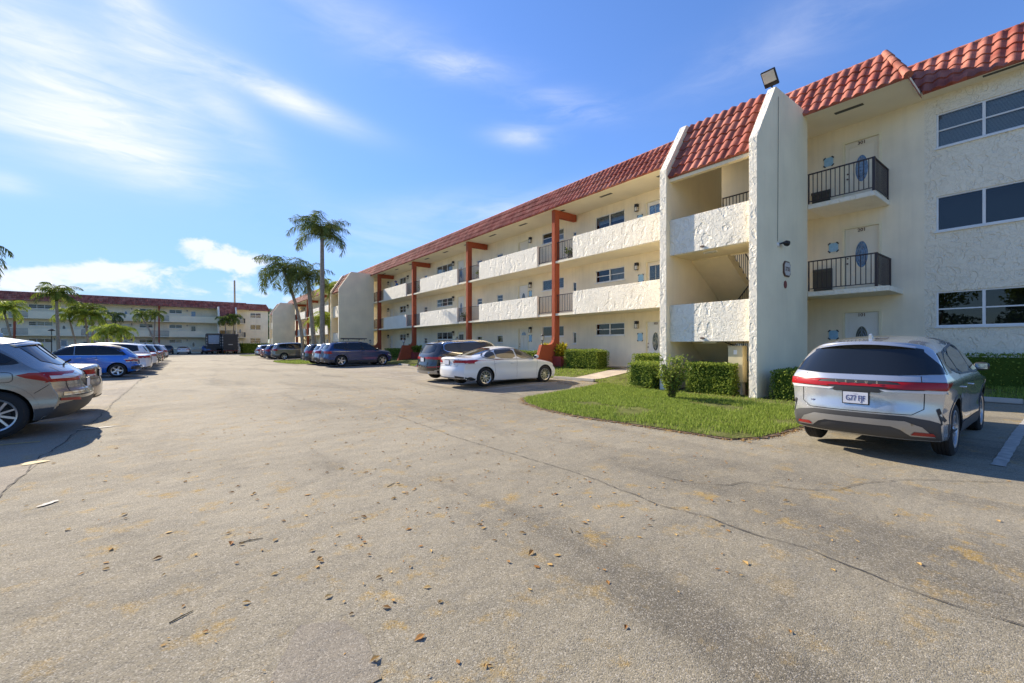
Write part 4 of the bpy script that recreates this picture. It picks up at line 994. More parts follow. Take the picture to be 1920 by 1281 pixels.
for i, (x, y, h, r_) in enumerate([(17.0, 118, 11, 3.0), (19.5, 113, 9, 3), (-2, 136, 11.7, 4), (1.5, 138, 11.9, 3.5), (4.5, 136, 11.4, 3.6), (22, 101, 9.5, 3), (30, 96, 10.8, 4.5)]):
    tree(x, y, h, r_, ['dark tree in the gap between the far block and the grey stair wall', 'lower dark tree behind the gap right of the far block', 'treetop just showing above the far roof, left of three', 'treetop just showing above the far roof, middle of three', 'treetop just showing above the far roof, right of three', 'dark tree behind the row of blocks, far right of the gap', 'tall tree behind the farthest stair tower'][i], 40+i)
ribbon(jagline(ISL[-3:]+ISL[:11], .08, .02, 9), .17, M['soil'], 'lawn_edge', .014, .6)
for i, (x, y, h, r_) in enumerate([(-25, 2.5, 9, 3.6), (-27, 9.5, 8, 3.4), (-24, -4.5, 9.5, 3.8)]):
    tree(x, y, h, r_, ['broad tree across the lot, beyond the left picture edge', 'rounder tree across the lot, beyond the left picture edge', 'tall tree across the lot behind the camera'][i], 60+i, grp='trees across the lot beyond the left picture edge')
# lawn blades: only where they can be seen as blades
def inpoly(px, py, poly):
    c = np.zeros(len(px), bool); n = len(poly); j = n-1
    for i in range(n):
        xi, yi = poly[i]; xj, yj = poly[j]
        q = ((yi > py) != (yj > py)) & (px < (xj-xi)*(py-yi)/(yj-yi+1e-12)+xi); c ^= q; j = i
    return c
vgz = np.vectorize(gz)
for p_ in POTS: pot(*p_)
def grass(poly, n, hgt, w, seed, lab, edge=.0, dens=None):
    g = np.random.default_rng(seed); P = np.array(poly); lo, hi = P.min(0), P.max(0)
    q = g.uniform(lo, hi, (int(n*1.5), 2)); q += 0
    k = inpoly(q[:, 0]+g.normal(0, .04, len(q)), q[:, 1]+g.normal(0, .04, len(q)), poly); q = q[k][:n]
    keep = np.array([noise.noise(Vector((a*.9, b*.9, 3)))+.35*noise.noise(Vector((a*3.3, b*3.3, 9))) for a, b in q])
    q = q[keep > -.34+g.uniform(-.15, .15, len(keep))]; n = len(q)
    z = vgz(q[:, 0], q[:, 1])+.02; B = np.column_stack([q, z])
    az = g.uniform(0, 2*PI, n); h = hgt*g.uniform(.5, 1.3, n); ln = g.uniform(.1, .75, n)
    wv = np.column_stack([np.cos(az), np.sin(az), np.zeros(n)])*w*g.uniform(.6, 1.3, n)[:, None]; la = az+PI/2+g.normal(0, .5, n)
    mid = B+np.column_stack([np.cos(la)*h*ln*.35, np.sin(la)*h*ln*.35, h*.6]); tip = B+np.column_stack([np.cos(la)*h*ln, np.sin(la)*h*ln, h*(1-.35*ln)])
    V = np.stack([B-wv, B+wv, mid+wv*.7, tip, mid-wv*.7], 1).reshape(-1, 3); base = np.arange(n)[:, None]*5
    F = base+np.array([[0, 1, 2, 4]]); F2_ = base+np.array([[4, 2, 3, 3]])
    me = bpy.data.meshes.new('grass'); me.from_pydata(V.tolist(), [], F.tolist()+[[a, b, c] for a, b, c, _ in F2_.tolist()]); me.materials.append(M['grassblade'])
    link('grass', me, None, lab=lab, cat='grass', kind='stuff')
grass([p for p in ISL if p[0] < 13.4][:], 46000, .075, .006, 1, 'bright green turf of the nearest lawn island')
grass(ISL, 16000, .07, .008, 2, 'thin turf of the nearest island towards the building')
grass([(15.0, -6), (17.2, -6), (17.2, 2.85), (15.0, 2.85)], 12000, .07, .008, 3, 'shaded turf strip behind the silver SUV')
grass([(13.1, 13.6), (16.6, 13.6), (16.6, 30), (13.1, 30)], 14000, .08, .012, 4, 'turf strip along the building in front of the orange pillars')
grass(lawns[2], 14000, .09, .016, 5, 'turf of the second island under the palms')
# dead-leaf litter
def litter(q, seed, size, lab, lift=.0):
    g = np.random.default_rng(seed); n = len(q); z = vgz(q[:, 0], q[:, 1])+.004+lift+g.uniform(0, .004, n); C = np.column_stack([q, z])
    az = g.uniform(0, 2*PI, n); L = size*g.uniform(.4, 1.5, n); D = np.column_stack([np.cos(az), np.sin(az), g.uniform(-.04, .12, n)]); S_ = np.column_stack([-np.sin(az), np.cos(az), g.uniform(-.08, .08, n)])
    Wd = L*g.uniform(.3, .65, n); cur = L*g.uniform(0, .22, n)
    a = C-D*L[:, None]*.5; c = C+D*L[:, None]*.5; b = C+S_*Wd[:, None]*.5; d = C-S_*Wd[:, None]*.5; b[:, 2] += cur; d[:, 2] += cur*.8
    e = C+D*L[:, None]*.2+S_*Wd[:, None]*.42; e[:, 2] += cur
    V = np.stack([a, b, e, c, d], 1).reshape(-1, 3); i0 = np.arange(n)*5
    me = bpy.data.meshes.new('fallen_leaves'); me.from_pydata(V.tolist(), [], [(i, i+1, i+2, i+3) for i in i0.tolist()]+[(i, i+3, i+4) for i in i0.tolist()]); me.materials.append(M['litter'])
    link('fallen_leaves', me, None, lab=lab, cat='fallen leaves', kind='stuff')
g = np.random.default_rng(5)
q = np.column_stack([g.uniform(-1.3, 7.5, 520), 1.2+g.gamma(1.6, 5.5, 520)]); litter(q, 6, .040, 'brown and yellow leaves scattered over the asphalt drive')
q = np.column_stack([g.uniform(-.6, 3.6, 90), g.uniform(1.3, 5.5, 90)]); litter(q, 26, .05, 'larger curled orange leaves on the asphalt nearest the camera')
q = np.vstack([g.normal((4.2, 7.5), (1.7, 2.8), (640, 2)), g.normal((1.1, 3.4), (.5, .9), (60, 2))]); litter(q, 16, .036, 'denser patch of small dry leaves in mid drive')
E2 = []
ring = ISL[:12]+[]
for a, b in zip([ISL[-3], ISL[-2], ISL[-1]]+ISL[:10], [ISL[-2], ISL[-1], ISL[0]]+ISL[1:11]):
    a, b = np.array(a), np.array(b); L = np.linalg.norm(b-a); k = int(L*320); t = g.uniform(0, 1, k)[:, None]; nn = np.array([-(b-a)[1], (b-a)[0]])/max(L, 1e-6)
    E2.append(a+(b-a)*t+nn*(g.normal(.02, .085, k))[:, None])
litter(np.vstack(E2), 7, .034, 'rim of dry leaves along the edge of the nearest lawn island', .004)
q = np.column_stack([g.uniform(11.2, 13.2, 500), g.uniform(11.3, 13.2, 500)]); litter(q, 8, .04, 'dry leaves drifted around the wheel stop before the white sedan')
q = np.column_stack([g.normal(11.9, .8, 420), g.normal(6.6, .7, 420)]); litter(q, 9, .04, 'dry leaves on the turf in front of the hedge', .03)
q = np.column_stack([g.normal(5.5, 2.2, 300), g.normal(13.5, 1.6, 300)]); litter(q, 10, .045, 'dry leaves on the drive behind the white sedan')
tw = MB()
for (x, y, a, L) in ((-.05, 3.0, .5, .12), (1.75, 4.5, .6, .14), (.35, 3.9, -.1, .16), (2.5, 2.5, 1, .1)):
    tw.tube([(x, y, gz(x, y)+.004), (x+L*.5*math.cos(a), y+L*.5*math.sin(a), gz(x, y)+.006), (x+L*math.cos(a), y+L*math.sin(a), gz(x, y)+.004)], [.003, .0035, .002], 5)
label(tw.build('twigs', M['stem']), 'thin dry twigs lying on the near asphalt', 'twigs', None, 'stuff')
polysheet('planting_bed', [(13.2, 6.0), (14.4, 6.0), (14.4, 8.5), (13.2, 8.5)], M['soil'], .03, .3)
polysheet('planting_bed', [(13.0, 4.0), (15.8, 4.0), (15.8, 5.5), (13.0, 5.5)], M['soil'], .03, .3)
# tall pole behind the far block
m = MB(); m.tube([(0, 0, 0), (-.15, 0, 16.7)], [.24, .17], 12); m.tube([(-.15, 0, 16.7), (-.15, 0, 16.78)], [.19, .16], 12)
po = m.build('utility_pole', M['bark'], smooth=True, sharp=40, lab='tall bare wooden pole rising behind the far block roof', cat='pole'); po.location = (10.1, 120, 0)
def lamppost(X, Y, h, lab):
    e = empty('street_lamp', (X, Y, 0), 0, lab=lab, cat='street lamp')
    m = MB(); m.tube([(0, 0, 0), (0, 0, h)], [.06, .04], 8); m.build('post', M['black'], e)
    m = MB(); m.lathe([(0, .3), (.34, .1), (.36, .04), (.1, 0), (0, 0)], lambda x, y, t: (x, y, h+t), 14); m.build('lamp_head', M['black'], e, smooth=True)
lamppost(-13.0, 79, 3.4, 'small dark park lamp standing between the left palms')

# ------------------------------------------------------------------ vehicles
def paint(name, c, metal=.55, rough=.24):
    m = plain(name, c, rough, metal, 1.0); return m
PT = dict(silver=paint('paint_silver', (.54, .55, .56), .65, .24), white=paint('paint_white', (.74, .74, .73), 0, .3), blue=paint('paint_blue', (.008, .13, .52), .3, .25),
          navy=paint('paint_navy', (.002, .032, .14), .1, .2), charcoal=paint('paint_charcoal', (.022, .019, .017), .2, .18), warm=paint('paint_champagne', (.27, .265, .25), .7, .25),
          grey=paint('paint_grey', (.17, .17, .165), .5, .25), black=paint('paint_black', (.02, .02, .022), .3, .18), red=paint('paint_red', (.26, .05, .035), .5, .25), beige=paint('paint_beige', (.40, .33, .26), .6, .28))
VM = dict(glass=plain('car_glass', (.010, .012, .013), .05, 0, .35, .5), trim=plain('black_trim', (.022, .022, .023), .5), plastic=plain('grey_cladding', (.055, .055, .056), .6),
          chrome=plain('chrome', (.80, .80, .80), .12, 1), rubber=plain('tyre_rubber', (.022, .021, .02), .85, bump=.002, bscale=60), rim=plain('alloy', (.55, .55, .55), .3, .85), darkm=plain('dark_metal', (.04, .04, .04), .5, .5),
          red=plain('tail_red', (.34, .006, .006), .25, 0, .35, .3), redd=plain('reflector_red', (.30, .015, .012), .3, 0, .3), clear=plain('lamp_clear', (.62, .62, .62), .12, 0, 1), plate=plain('plate_white', (.62, .64, .70), .4),
          ink=plain('plate_ink', (.03, .03, .16), .5), skid=plain('skid_silver', (.42, .42, .42), .35, .7), gap=plain('panel_gap', (.004, .004, .004), .9), orange=plain('amber_lens', (.7, .2, .02), .2, 0, 1))
VM['glasslit'] = plain('car_glass_lit', (.07, .062, .048), .06, 0, .35, .5)  # tan interior and reflections put into the glass colour
def chaikin(P, it=2):
    P = [tuple(p) for p in P]
    for _ in range(it):
        Q = [P[0]]
        for a, b in zip(P[:-1], P[1:]): Q += [tuple(.75*x+.25*y for x, y in zip(a, b)), tuple(.25*x+.75*y for x, y in zip(a, b))]
        P = Q+[P[-1]]
    return P
def chk_closed(P, it=2):
    for _ in range(it):
        Q = []
        for a, b in zip(P, P[1:]+P[:1]): Q += [tuple(.8*x+.2*y for x, y in zip(a, b)), tuple(.2*x+.8*y for x, y in zip(a, b))]
        P = Q
    return P
class Prof:
    def __init__(s, pts, it=2):
        p = chaikin(pts, it); p.sort(); s.x = np.array([a[0] for a in p]); s.y = np.array([a[1] for a in p])
    def __call__(s, x): return float(np.interp(x, s.x, s.y))
def sst(t): t = min(1, max(0, t)); return t*t*(3-2*t)
class Car:
    def __init__(s, spec, loc, rz, color, lab, cat, group, detail=2, cladding=None, wheel='multi', name='parked_car', cuts=True):
        s.P = spec; s.det = detail
        s.root = empty(name, (loc[0], loc[1], gz(loc[0], loc[1])+.008), rz, lab=lab, cat=cat, group=group); s.paint = PT[color]
        s.body(cuts); s.bvh_build(); s.cache = {}
        wb = spec['wb']/2; r = spec['wr']; tr = spec['W']-.125
        for x in (wb, -wb):
            for sy in (1, -1): s.wheel(x, sy*tr, sy, r, wheel, spec.get('rimr', .68))
    def body(s, cuts):
        P = s.P; top = Prof(P['top']); rear = Prof(P['rear']); front = Prof(P['front']); plan = Prof(P['plan']); W_ = P['W']; belt = P['belt']
        xft, xrt = P['top'][0][0], P['top'][-1][0]
        nu, nv, nw = (52, 14, 18) if s.det > 1 else (34, 10, 12)
        us = [.5-.5*math.cos(PI*i/nu)*.55-.0+(.275*0) for i in range(nu+1)]; us = [(u-us[0])/(us[-1]-us[0]) for u in us]
        vs = [math.sin(PI/2*(2*i/nv-1)*.92)/math.sin(PI/2*.92) for i in range(nv+1)]; ws = [i/nw for i in range(nw+1)]
        bot = Prof(P['bot'])
        tb = P.get('tumble', .5); cr, cf = P.get('cr', .22), P.get('cf', .38); ra = P.get('rs', .70)
        def pos(u, v, w):
            x0 = xft+(xrt-xft)*u; zt = top(x0); zb = bot(x0); z = zb+w*(zt-zb)
            er, ef = sst((u-ra)/(1-ra)), sst((.22-u)/.22)
            x = x0+er*(rear(z)-xrt)+ef*(front(z)-xft); av = abs(v)
            x += er**4*cr*av**3.2; x -= ef**4*cf*av**2.6
            hw = W_*plan(x); bl = belt+P.get('brise', .0)*(-x)
            d = z-bl
            if d > -.04: q = (d+.04); hw -= q*q/(q+.07)*tb
            if z < .52: hw -= (.52-z)**2*.55
            sh = P.get('shoulder', .02); hw += sh*math.exp(-((d+.10)/.10)**2)-sh*.6*math.exp(-((z-.62)/.10)**2)
            fl_ = P.get('flare', .018)
            for wx in (-P['wb']/2, P['wb']/2): hw += fl_*math.exp(-((x-wx)/.46)**2)*sst((1.05-z)/.35)
            if w > .6: z -= ((w-.6)/.4)**4*(P.get('crown', .05)*av*av+.045*av**9)
            return (x, v*hw, z)
        idx = {}; V = []
        def vid(i, j, k):
            if (i, j, k) not in idx: idx[(i, j, k)] = len(V); V.append(pos(us[i], vs[j], ws[k]))
            return idx[(i, j, k)]
        F = []
        for i in range(nu):
            for k in range(nw):
                for j in (0, nv): F.append((vid(i, j, k), vid(i+1, j, k), vid(i+1, j, k+1), vid(i, j, k+1)))
            for j in range(nv):
                for k in (0, nw): F.append((vid(i, j, k), vid(i+1, j, k), vid(i+1, j+1, k), vid(i, j+1, k)))
        for j in range(nv):
            for k in range(nw):
                for i in (0, nu): F.append((vid(i, j, k), vid(i, j+1, k), vid(i, j+1, k+1), vid(i, j, k+1)))
        me = bpy.data.meshes.new('body'); me.from_pydata(V, [], F)
        bm = bmesh.new(); bm.from_mesh(me); bmesh.ops.recalc_face_normals(bm, faces=bm.faces); bm.to_mesh(me); bm.free()
        me.materials.append(s.paint); me.materials.append(VM['gap'])
        o = link('body', me, s.root); s.bodyo = o
        if s.det > 0: md = o.modifiers.new('s', 'SUBSURF'); md.levels = md.render_levels = 1
        cut = None
        if cuts:
            c = MB(); r = P['wr']+P.get('arch', .055)
            for x in (P['wb']/2, -P['wb']/2):
                for sy in (-1, 1):
                    y0, y1 = sorted((sy*(W_-.36), sy*(W_+.25))); zc = P['wr']; n = 36
                    pts = [(x+r*math.cos(2*PI*i/n), zc+r*math.sin(2*PI*i/n)) for i in range(n)]
                    c.prism(pts, lambda p, t: (p[0], t, p[1]), y0, y1)
            cut = c.build('cutter', [VM['gap']], s.root)
            md = o.modifiers.new('b', 'BOOLEAN'); md.operation = 'DIFFERENCE'; md.object = cut; md.solver = 'EXACT'
            try: md.material_mode = 'TRANSFER'
            except Exception: pass
        dg = bpy.context.evaluated_depsgraph_get(); nm = bpy.data.meshes.new_from_object(o.evaluated_get(dg))
        if len(nm.polygons) < 500 and cut:
            md.solver = 'FAST'; dg = bpy.context.evaluated_depsgraph_get(); nm = bpy.data.meshes.new_from_object(o.evaluated_get(dg))
            print('BOOL FALLBACK', len(nm.polygons))
        o.modifiers.clear(); o.data = nm; nm.name = 'body'
        if cut: bpy.data.objects.remove(cut)
        nm.polygons.foreach_set('use_smooth', [True]*len(nm.polygons)); nm.set_sharp_from_angle(angle=R(38)); s.V0 = (V, F)
    def bvh_build(s):
        me = s.bodyo.data; s.bvh = BVHTree.FromPolygons([v.co.copy() for v in me.vertices], [tuple(p.vertices) for p in me.polygons])
        V, F = s.V0; s.bvh0 = BVHTree.FromPolygons([Vector(v) for v in V], F)
    def hit(s, p, d, off, raw=False):
        h, n, i, t = s.bvh.ray_cast(Vector(p), Vector(d), 6)
        if h is None: return None
        if n.dot(Vector(d)) > 0: n = -n
        return h+n*off
    def proj(s, p2, side, off):
        a, b = p2
        if side == 'L': return s.hit((a, 3, b), (0, -1, 0), off)
        if side == 'R': return s.hit((a, -3, b), (0, 1, 0), off)
        if side == 'B': return s.hit((-5, a, b), (1, 0, 0), off)
        if side == 'F': return s.hit((5, a, b), (-1, 0, 0), off)
        if side == 'T': return s.hit((a, b, 4), (0, 0, -1), off)
        if side == 'BL': d = Vector((1, -1, 0)).normalized(); o = Vector((s.P['rear'][1][1], s.P['W'], 0)); t = Vector((1, 1, 0)).normalized(); q = o+t*a-d*3; return s.hit((q.x, q.y, b), d, off)
        if side == 'BR': d = Vector((1, 1, 0)).normalized(); o = Vector((s.P['rear'][1][1], -s.P['W'], 0)); t = Vector((1, -1, 0)).normalized(); q = o+t*a-d*3; return s.hit((q.x, q.y, b), d, off)
    def patch(s, mb, poly, side, off=.006, ds=.05, rnd_=0, mi=0):
        if rnd_: poly = chk_closed([tuple(p) for p in poly], rnd_)
        pts = []
        n = len(poly)
        for i in range(n):
            a, b = Vector(poly[i]), Vector(poly[(i+1) % n]); k = max(1, int((b-a).length/ds))
            for j in range(k): pts.append(a.lerp(b, j/k))
        nb = len(pts); ed = [(i, (i+1) % nb) for i in range(nb)]
        xs = [p.x for p in pts]; ys = [p.y for p in pts]
        x = min(xs)+ds*.5
        while x < max(xs):
            y = min(ys)+ds*.5
            while y < max(ys):
                pts.append(Vector((x, y))); y += ds
            x += ds
        try: V, _, F, *_r = delaunay_2d_cdt(pts, ed, [], 1, 1e-6)
        except Exception: return
        pr = [s.proj((v.x, v.y), side, off) for v in V]; b = len(mb.v); mp = {}
        for i, p in enumerate(pr):
            if p is not None: mp[i] = len(mb.v); mb.v.append(tuple(p))
        for f in F:
            if all(i in mp for i in f): mb.f.append(tuple(mp[i] for i in f)); mb.m.append(mi)
    def strip(s, mb, pts, side, w=.006, off=.004, closed=False, ds=.05, mi=0):
        P = [Vector(p) for p in pts]; P = P+[P[0]] if closed else P; Q = []
        for a, b in zip(P[:-1], P[1:]):
            k = max(1, int((b-a).length/ds)); Q += [a.lerp(b, j/k) for j in range(k)]
        Q.append(P[-1]); prev = None
        for i, q in enumerate(Q):
            d = (Q[min(len(Q)-1, i+1)]-Q[max(0, i-1)])
            if closed and i in (0, len(Q)-1): d = Q[1]-Q[-2]
            if d.length < 1e-9: continue
            d.normalize(); n = Vector((-d.y, d.x))*w/2
            A, B = s.proj(tuple(q+n), side, off), s.proj(tuple(q-n), side, off)
            if A is None or B is None: prev = None; continue
            mb.v += [tuple(A), tuple(B)]; c = (len(mb.v)-2, len(mb.v)-1)
            if prev and (Vector(mb.v[prev[0]])-A).length < .25: mb.f.append((prev[0], c[0], c[1], prev[1])); mb.m.append(mi)
            prev = c
    def deco(s, name, items, mat, parent=None, off=.006, rnd_=0, **k):
        """items: list of (side, poly); side 'LR' does both flanks"""
        r_ = None
        for side, poly in items:
            for q in (('L', 'R') if side == 'LR' else (side,)):
                mb = MB(); s.patch(mb, poly, q, off, rnd_=rnd_)
                if mb.f: r_ = mb.build(name, mat, parent or s.root, smooth=True, recalc=True, **k)
        return r_
    def each(s, name, side, poly, mat, off=.006, rnd_=0, parent=None):
        r = []
        for q in (('L', 'R') if side == 'LR' else (side,)):
            o = s.deco(name, [(q, poly)], mat, parent, off, rnd_); r.append(o)
        return r
    def line(s, name, items, mat, w=.006, off=.004, parent=None):
        for side, pts, cl in items:
            for q in (('L', 'R') if side == 'LR' else (side,)):
                mb = MB(); s.strip(mb, pts, q, w, off, cl)
                if mb.f: mb.build(name, mat, parent or s.root, smooth=True, recalc=True)
    CACHE = {}
    def wheel(s, x, y, sy, r, style, rimr):
        key = (round(r, 3), style, round(rimr, 3), sy)
        if key not in Car.CACHE:
            w = .235; ri = r*rimr; f = lambda a, b, h: (a, h*sy, b)
            t = MB(); hs = w/2
            prof = [(ri-.01, -hs+.03), (ri+.01, -hs+.005), (ri+(r-ri)*.5, -hs-.004), (r-.03, -hs+.012), (r-.008, -hs+.035)]
            for k in range(4):
                c0 = -hs+.04+(w-.08)*(k+.5)/4; hw_ = (w-.08)/8-.004; prof += [(r, c0-hw_), (r, c0+hw_), (r-.009, c0+hw_+.001), (r-.009, c0+hw_+.007)]
            prof += [(r-.008, hs-.035), (r-.03, hs-.012), (ri+(r-ri)*.5, hs+.004), (ri+.01, hs-.005), (ri-.01, hs-.03)]
            t.lathe(prof, f, 44); ty = t.mesh('tyre', VM['rubber'], smooth=True, sharp=35)
            rm = MB()
            rm.lathe([(ri-.012, -hs+.03), (ri-.03, -hs+.05), (ri-.03, hs-.06), (ri-.012, hs-.03), (ri+.004, hs-.012), (ri-.001, hs-.004), (ri-.022, hs-.012), (ri-.034, hs-.05), (ri-.036, -hs+.05)], f, 40)
            ns = {'multi': 10, 'five': 5, 'double': 5, 'ten': 10, 'six': 6, 'seven': 7}[style]; yo = hs-.028
            def spoke(t0, w0, w1, r0=.045, r1=None, tw=0):
                r1 = r1 or ri-.022
                A = [(r0, -w0, yo-.01), (r1, -w1, yo+.006), (r1, w1, yo+.006), (r0, w0, yo-.01)]
                B = [(r0, -w0, yo-.05), (r1, -w1, yo-.03), (r1, w1, yo-.03), (r0, w0, yo-.05)]
                out_ = []
                for (rr, ww, hh) in A+B:
                    tt = t0+tw*(rr-r0)/(r1-r0); a, b = rr*math.cos(tt)-ww*math.sin(tt), rr*math.sin(tt)+ww*math.cos(tt); out_.append(f(a, b, hh))
                rm.add(out_, [(0, 1, 2, 3), (4, 7, 6, 5), (0, 4, 5, 1), (1, 5, 6, 2), (2, 6, 7, 3), (3, 7, 4, 0)])
            for k in range(ns):
                t0 = 2*PI*k/ns+.3
                if style == 'double': spoke(t0-.10, .020, .014, tw=-.10); spoke(t0+.10, .020, .014, tw=.10)
                elif style == 'five': spoke(t0, .040, .026); spoke(t0, .02, .045, r0=ri*.62)
                elif style == 'six': spoke(t0, .036, .030)
                elif style == 'seven': spoke(t0, .03, .022)
                else: spoke(t0, .016, .018 if k % 2 else .013)
            rm.lathe([(0, yo+.008), (.03, yo+.008), (.036, yo), (.066, yo-.006), (.07, yo-.05)], f, 18)
            for k in range(5): a = 2*PI*k/5; rm.lathe([(0, yo+.004), (.011, yo+.003), (.011, yo-.01)], lambda p, q, h: f(p+.05*math.cos(a), q+.05*math.sin(a), h), 8)
            rim = rm.mesh('rim', VM['rim'], smooth=True, sharp=40)
            bk = MB(); bk.lathe([(0, yo-.09), (ri*.62, yo-.09), (ri*.62, yo-.11), (0, yo-.11)], f, 28); bk.lathe([(ri*.2, -hs+.06), (ri-.03, -hs+.06)], f, 28); disc = bk.mesh('wheel', VM['darkm'])
            Car.CACHE[key] = (ty, rim, disc)
        ty, rim, disc = Car.CACHE[key]
        w = link('wheel', disc, s.root); w.location = (x, y, r)
        w.rotation_euler = (0, (x*7.3+y) % 1.2, 0)
        link('tyre', ty, w); link('rim', rim, w)
    def arches(s, mat=None, w=.075, sill=True, rear_to=None):
        P = s.P; r = P['wr']+P.get('arch', .055)+w/2-.002; it = []
        for x in (P['wb']/2, -P['wb']/2):
            pts = [(x+r*math.cos(t), P['wr']+r*math.sin(t)) for t in [PI*(-.10+1.20*i/26) for i in range(27)]]; it.append(('LR', pts, False))
        s.line('wheel_arch_trim', it, mat or VM['plastic'], w, .008)
        if sill:
            wb = P['wb']/2; rr = P['wr']+P.get('arch', .055)
            s.deco('sill_cladding', [('LR', [(-wb+rr, P.get('sill0', .24)), (wb-rr, P.get('sill0', .24)), (wb-rr, .42), (-wb+rr, .42)])], mat or VM['plastic'], off=.007)
    def mirror(s, x, z, mat=None):
        for sy in (1, -1):
            h = s.proj((x, z), 'L' if sy > 0 else 'R', 0)
            if h is None: continue
            m = MB(); y0 = h.y
            m.tube([(x+.02, y0-.01*sy, z-.01), (x, y0+.10*sy, z+.02)], [.035, .03], 8)
            n, k = 14, 8; b = len(m.v)
            for j in range(k+1):
                ph = PI*j/k
                for i in range(n):
                    t = 2*PI*i/n; a = abs(math.sin(ph))**.55
                    m.v.append((x+.01+.065*a*math.cos(t), y0+sy*(.17-.105*math.cos(ph)), z+.055+.072*a*math.sin(t)))
            for j in range(k):
                for i in range(n): m.f.append((b+j*n+i, b+j*n+(i+1) % n, b+(j+1)*n+(i+1) % n, b+(j+1)*n+i)); m.m.append(0)
            o = m.build('wing_mirror', mat or s.paint, s.root, smooth=True)
            g = MB(); g.quad((x-.056, y0+sy*.09, z+.01), (x-.056, y0+sy*.25, z+.01), (x-.056, y0+sy*.25, z+.10), (x-.056, y0+sy*.09, z+.10)); g.build('mirror_glass', VM['chrome'], o)
    def handles(s, xs, z, mat=None, doors=None):
        for x in xs:
            for q, sy in (('L', 1), ('R', -1)):
                h = s.proj((x, z), q, 0)
                if h is None: continue
                m = MB(); m.tube([(x-.095, h.y-.01*sy, z), (x-.075, h.y+.028*sy, z+.002), (x+.075, h.y+.028*sy, z-.002), (x+.095, h.y-.01*sy, z-.004)], .012, 6); m.build('door_handle', mat or s.paint, s.root, smooth=True)
    def rails(s, x0, x1, y, mat=None, lift=.05, r=.014):
        for sy in (1, -1):
            pts = []
            for i in range(13):
                x = x0+(x1-x0)*i/12; h = s.proj((x, sy*y), 'T', 0)
                if h is None: continue
                pts.append((x, sy*y, h.z+lift*min(1, min(i, 12-i)/1.5)-.004))
            m = MB(); m.tube(pts, r, 8); m.build('roof_rail', mat or VM['darkm'], s.root, smooth=True)
    def plate(s, x, z, txt=None, w=.305, h=.155, tilt=0, y=0):
        p = s.proj((y, z), 'B', .012); x = p.x if p else x
        m = MB(); m.box(x-.014, x-.002, y-w/2-.014, y+w/2+.014, z-h/2-.012, z+h/2+.014); f = m.build('plate_frame', VM['trim'], s.root, bevel=.003)
        m = MB(); m.box(x-.018, x-.0145, y-w/2, y+w/2, z-h/2, z+h/2); pl = m.build('license_plate', VM['plate'], s.root)
        if txt:
            text('plate_number', txt, .108, VM['ink'], pl, (x-.020, y, z-.008), (0, -1, 0), (0, 0, 1), .001, .0, .70)
            text('plate_state', '........', .03, VM['ink'], pl, (x-.020, y, z+.062), (0, -1, 0), (0, 0, 1), .001)
        return x
    def exhaust(s, x, y, z, r=.035):
        for sy in (1, -1):
            m = MB(); m.lathe([(r, 0), (r, .1), (r*.82, .1), (r*.82, .005)], lambda a, b, h: (x+h, sy*y+a*1.35, z+b*.8), 14, closed=True); m.build('exhaust_tip', VM['chrome'], s.root, smooth=True)
    def underbody(s):
        P = s.P; m = MB(); wb = P['wb']/2
        m.box(-wb+.45, wb-.45, -.62, .62, .20, .30); m.box(-wb-.6, -wb+.44, -.5, .5, .24, .34); m.tube([(-wb, -.8, P['wr']), (-wb, .8, P['wr'])], .05, 8); m.tube([(wb, -.8, P['wr']), (wb, .8, P['wr'])], .05, 8)
        m.build('underbody', VM['darkm'], s.root)

# ---- body profiles (x forward from the middle of the wheelbase)
def suv_spec(L=4.85, Wd=1.93, H=1.69, wb=2.85, wr=.37, ro=1.03, hood=1.05, slope=.38, belt=1.08, rtop=1.58, tail=.93, bump=.03, roofx=-1.6):
    xf = L-ro-wb/2; xr = -wb/2-ro; fw = xf
    return dict(W=Wd/2, wb=wb, wr=wr, belt=belt,
        top=[(xf-.14, .80), (xf-.30, hood-.10), (xf-.75, hood-.01), (xf-1.12, hood+.04), (xf-1.30, hood+.08), (xf-1.72, H-.22), (xf-2.05, H-.04), (xf-2.6, H), (-.6, H-.002), (roofx, H-.05), (xr+slope, rtop)],
        rear=[(.24, xr+.14), (.34, xr+.03), (.62, xr), (.74, xr+bump), (tail, xr+bump+.02), (tail+.14, xr+bump+.07), (rtop-.05, xr+slope-.05), (rtop, xr+slope)],
        front=[(.22, xf-.10), (.40, xf), (.62, xf-.005), (.80, xf-.06)],
        plan=[(xr, .93), (xr+.35, .975), (xr+1.1, 1.0), (xf-1.1, 1.0), (xf-.4, .965), (xf, .90)], bot=[(xr, .34), (xr+.5, .25), (-.5, .22), (.5, .22), (xf-.5, .24), (xf, .28)])
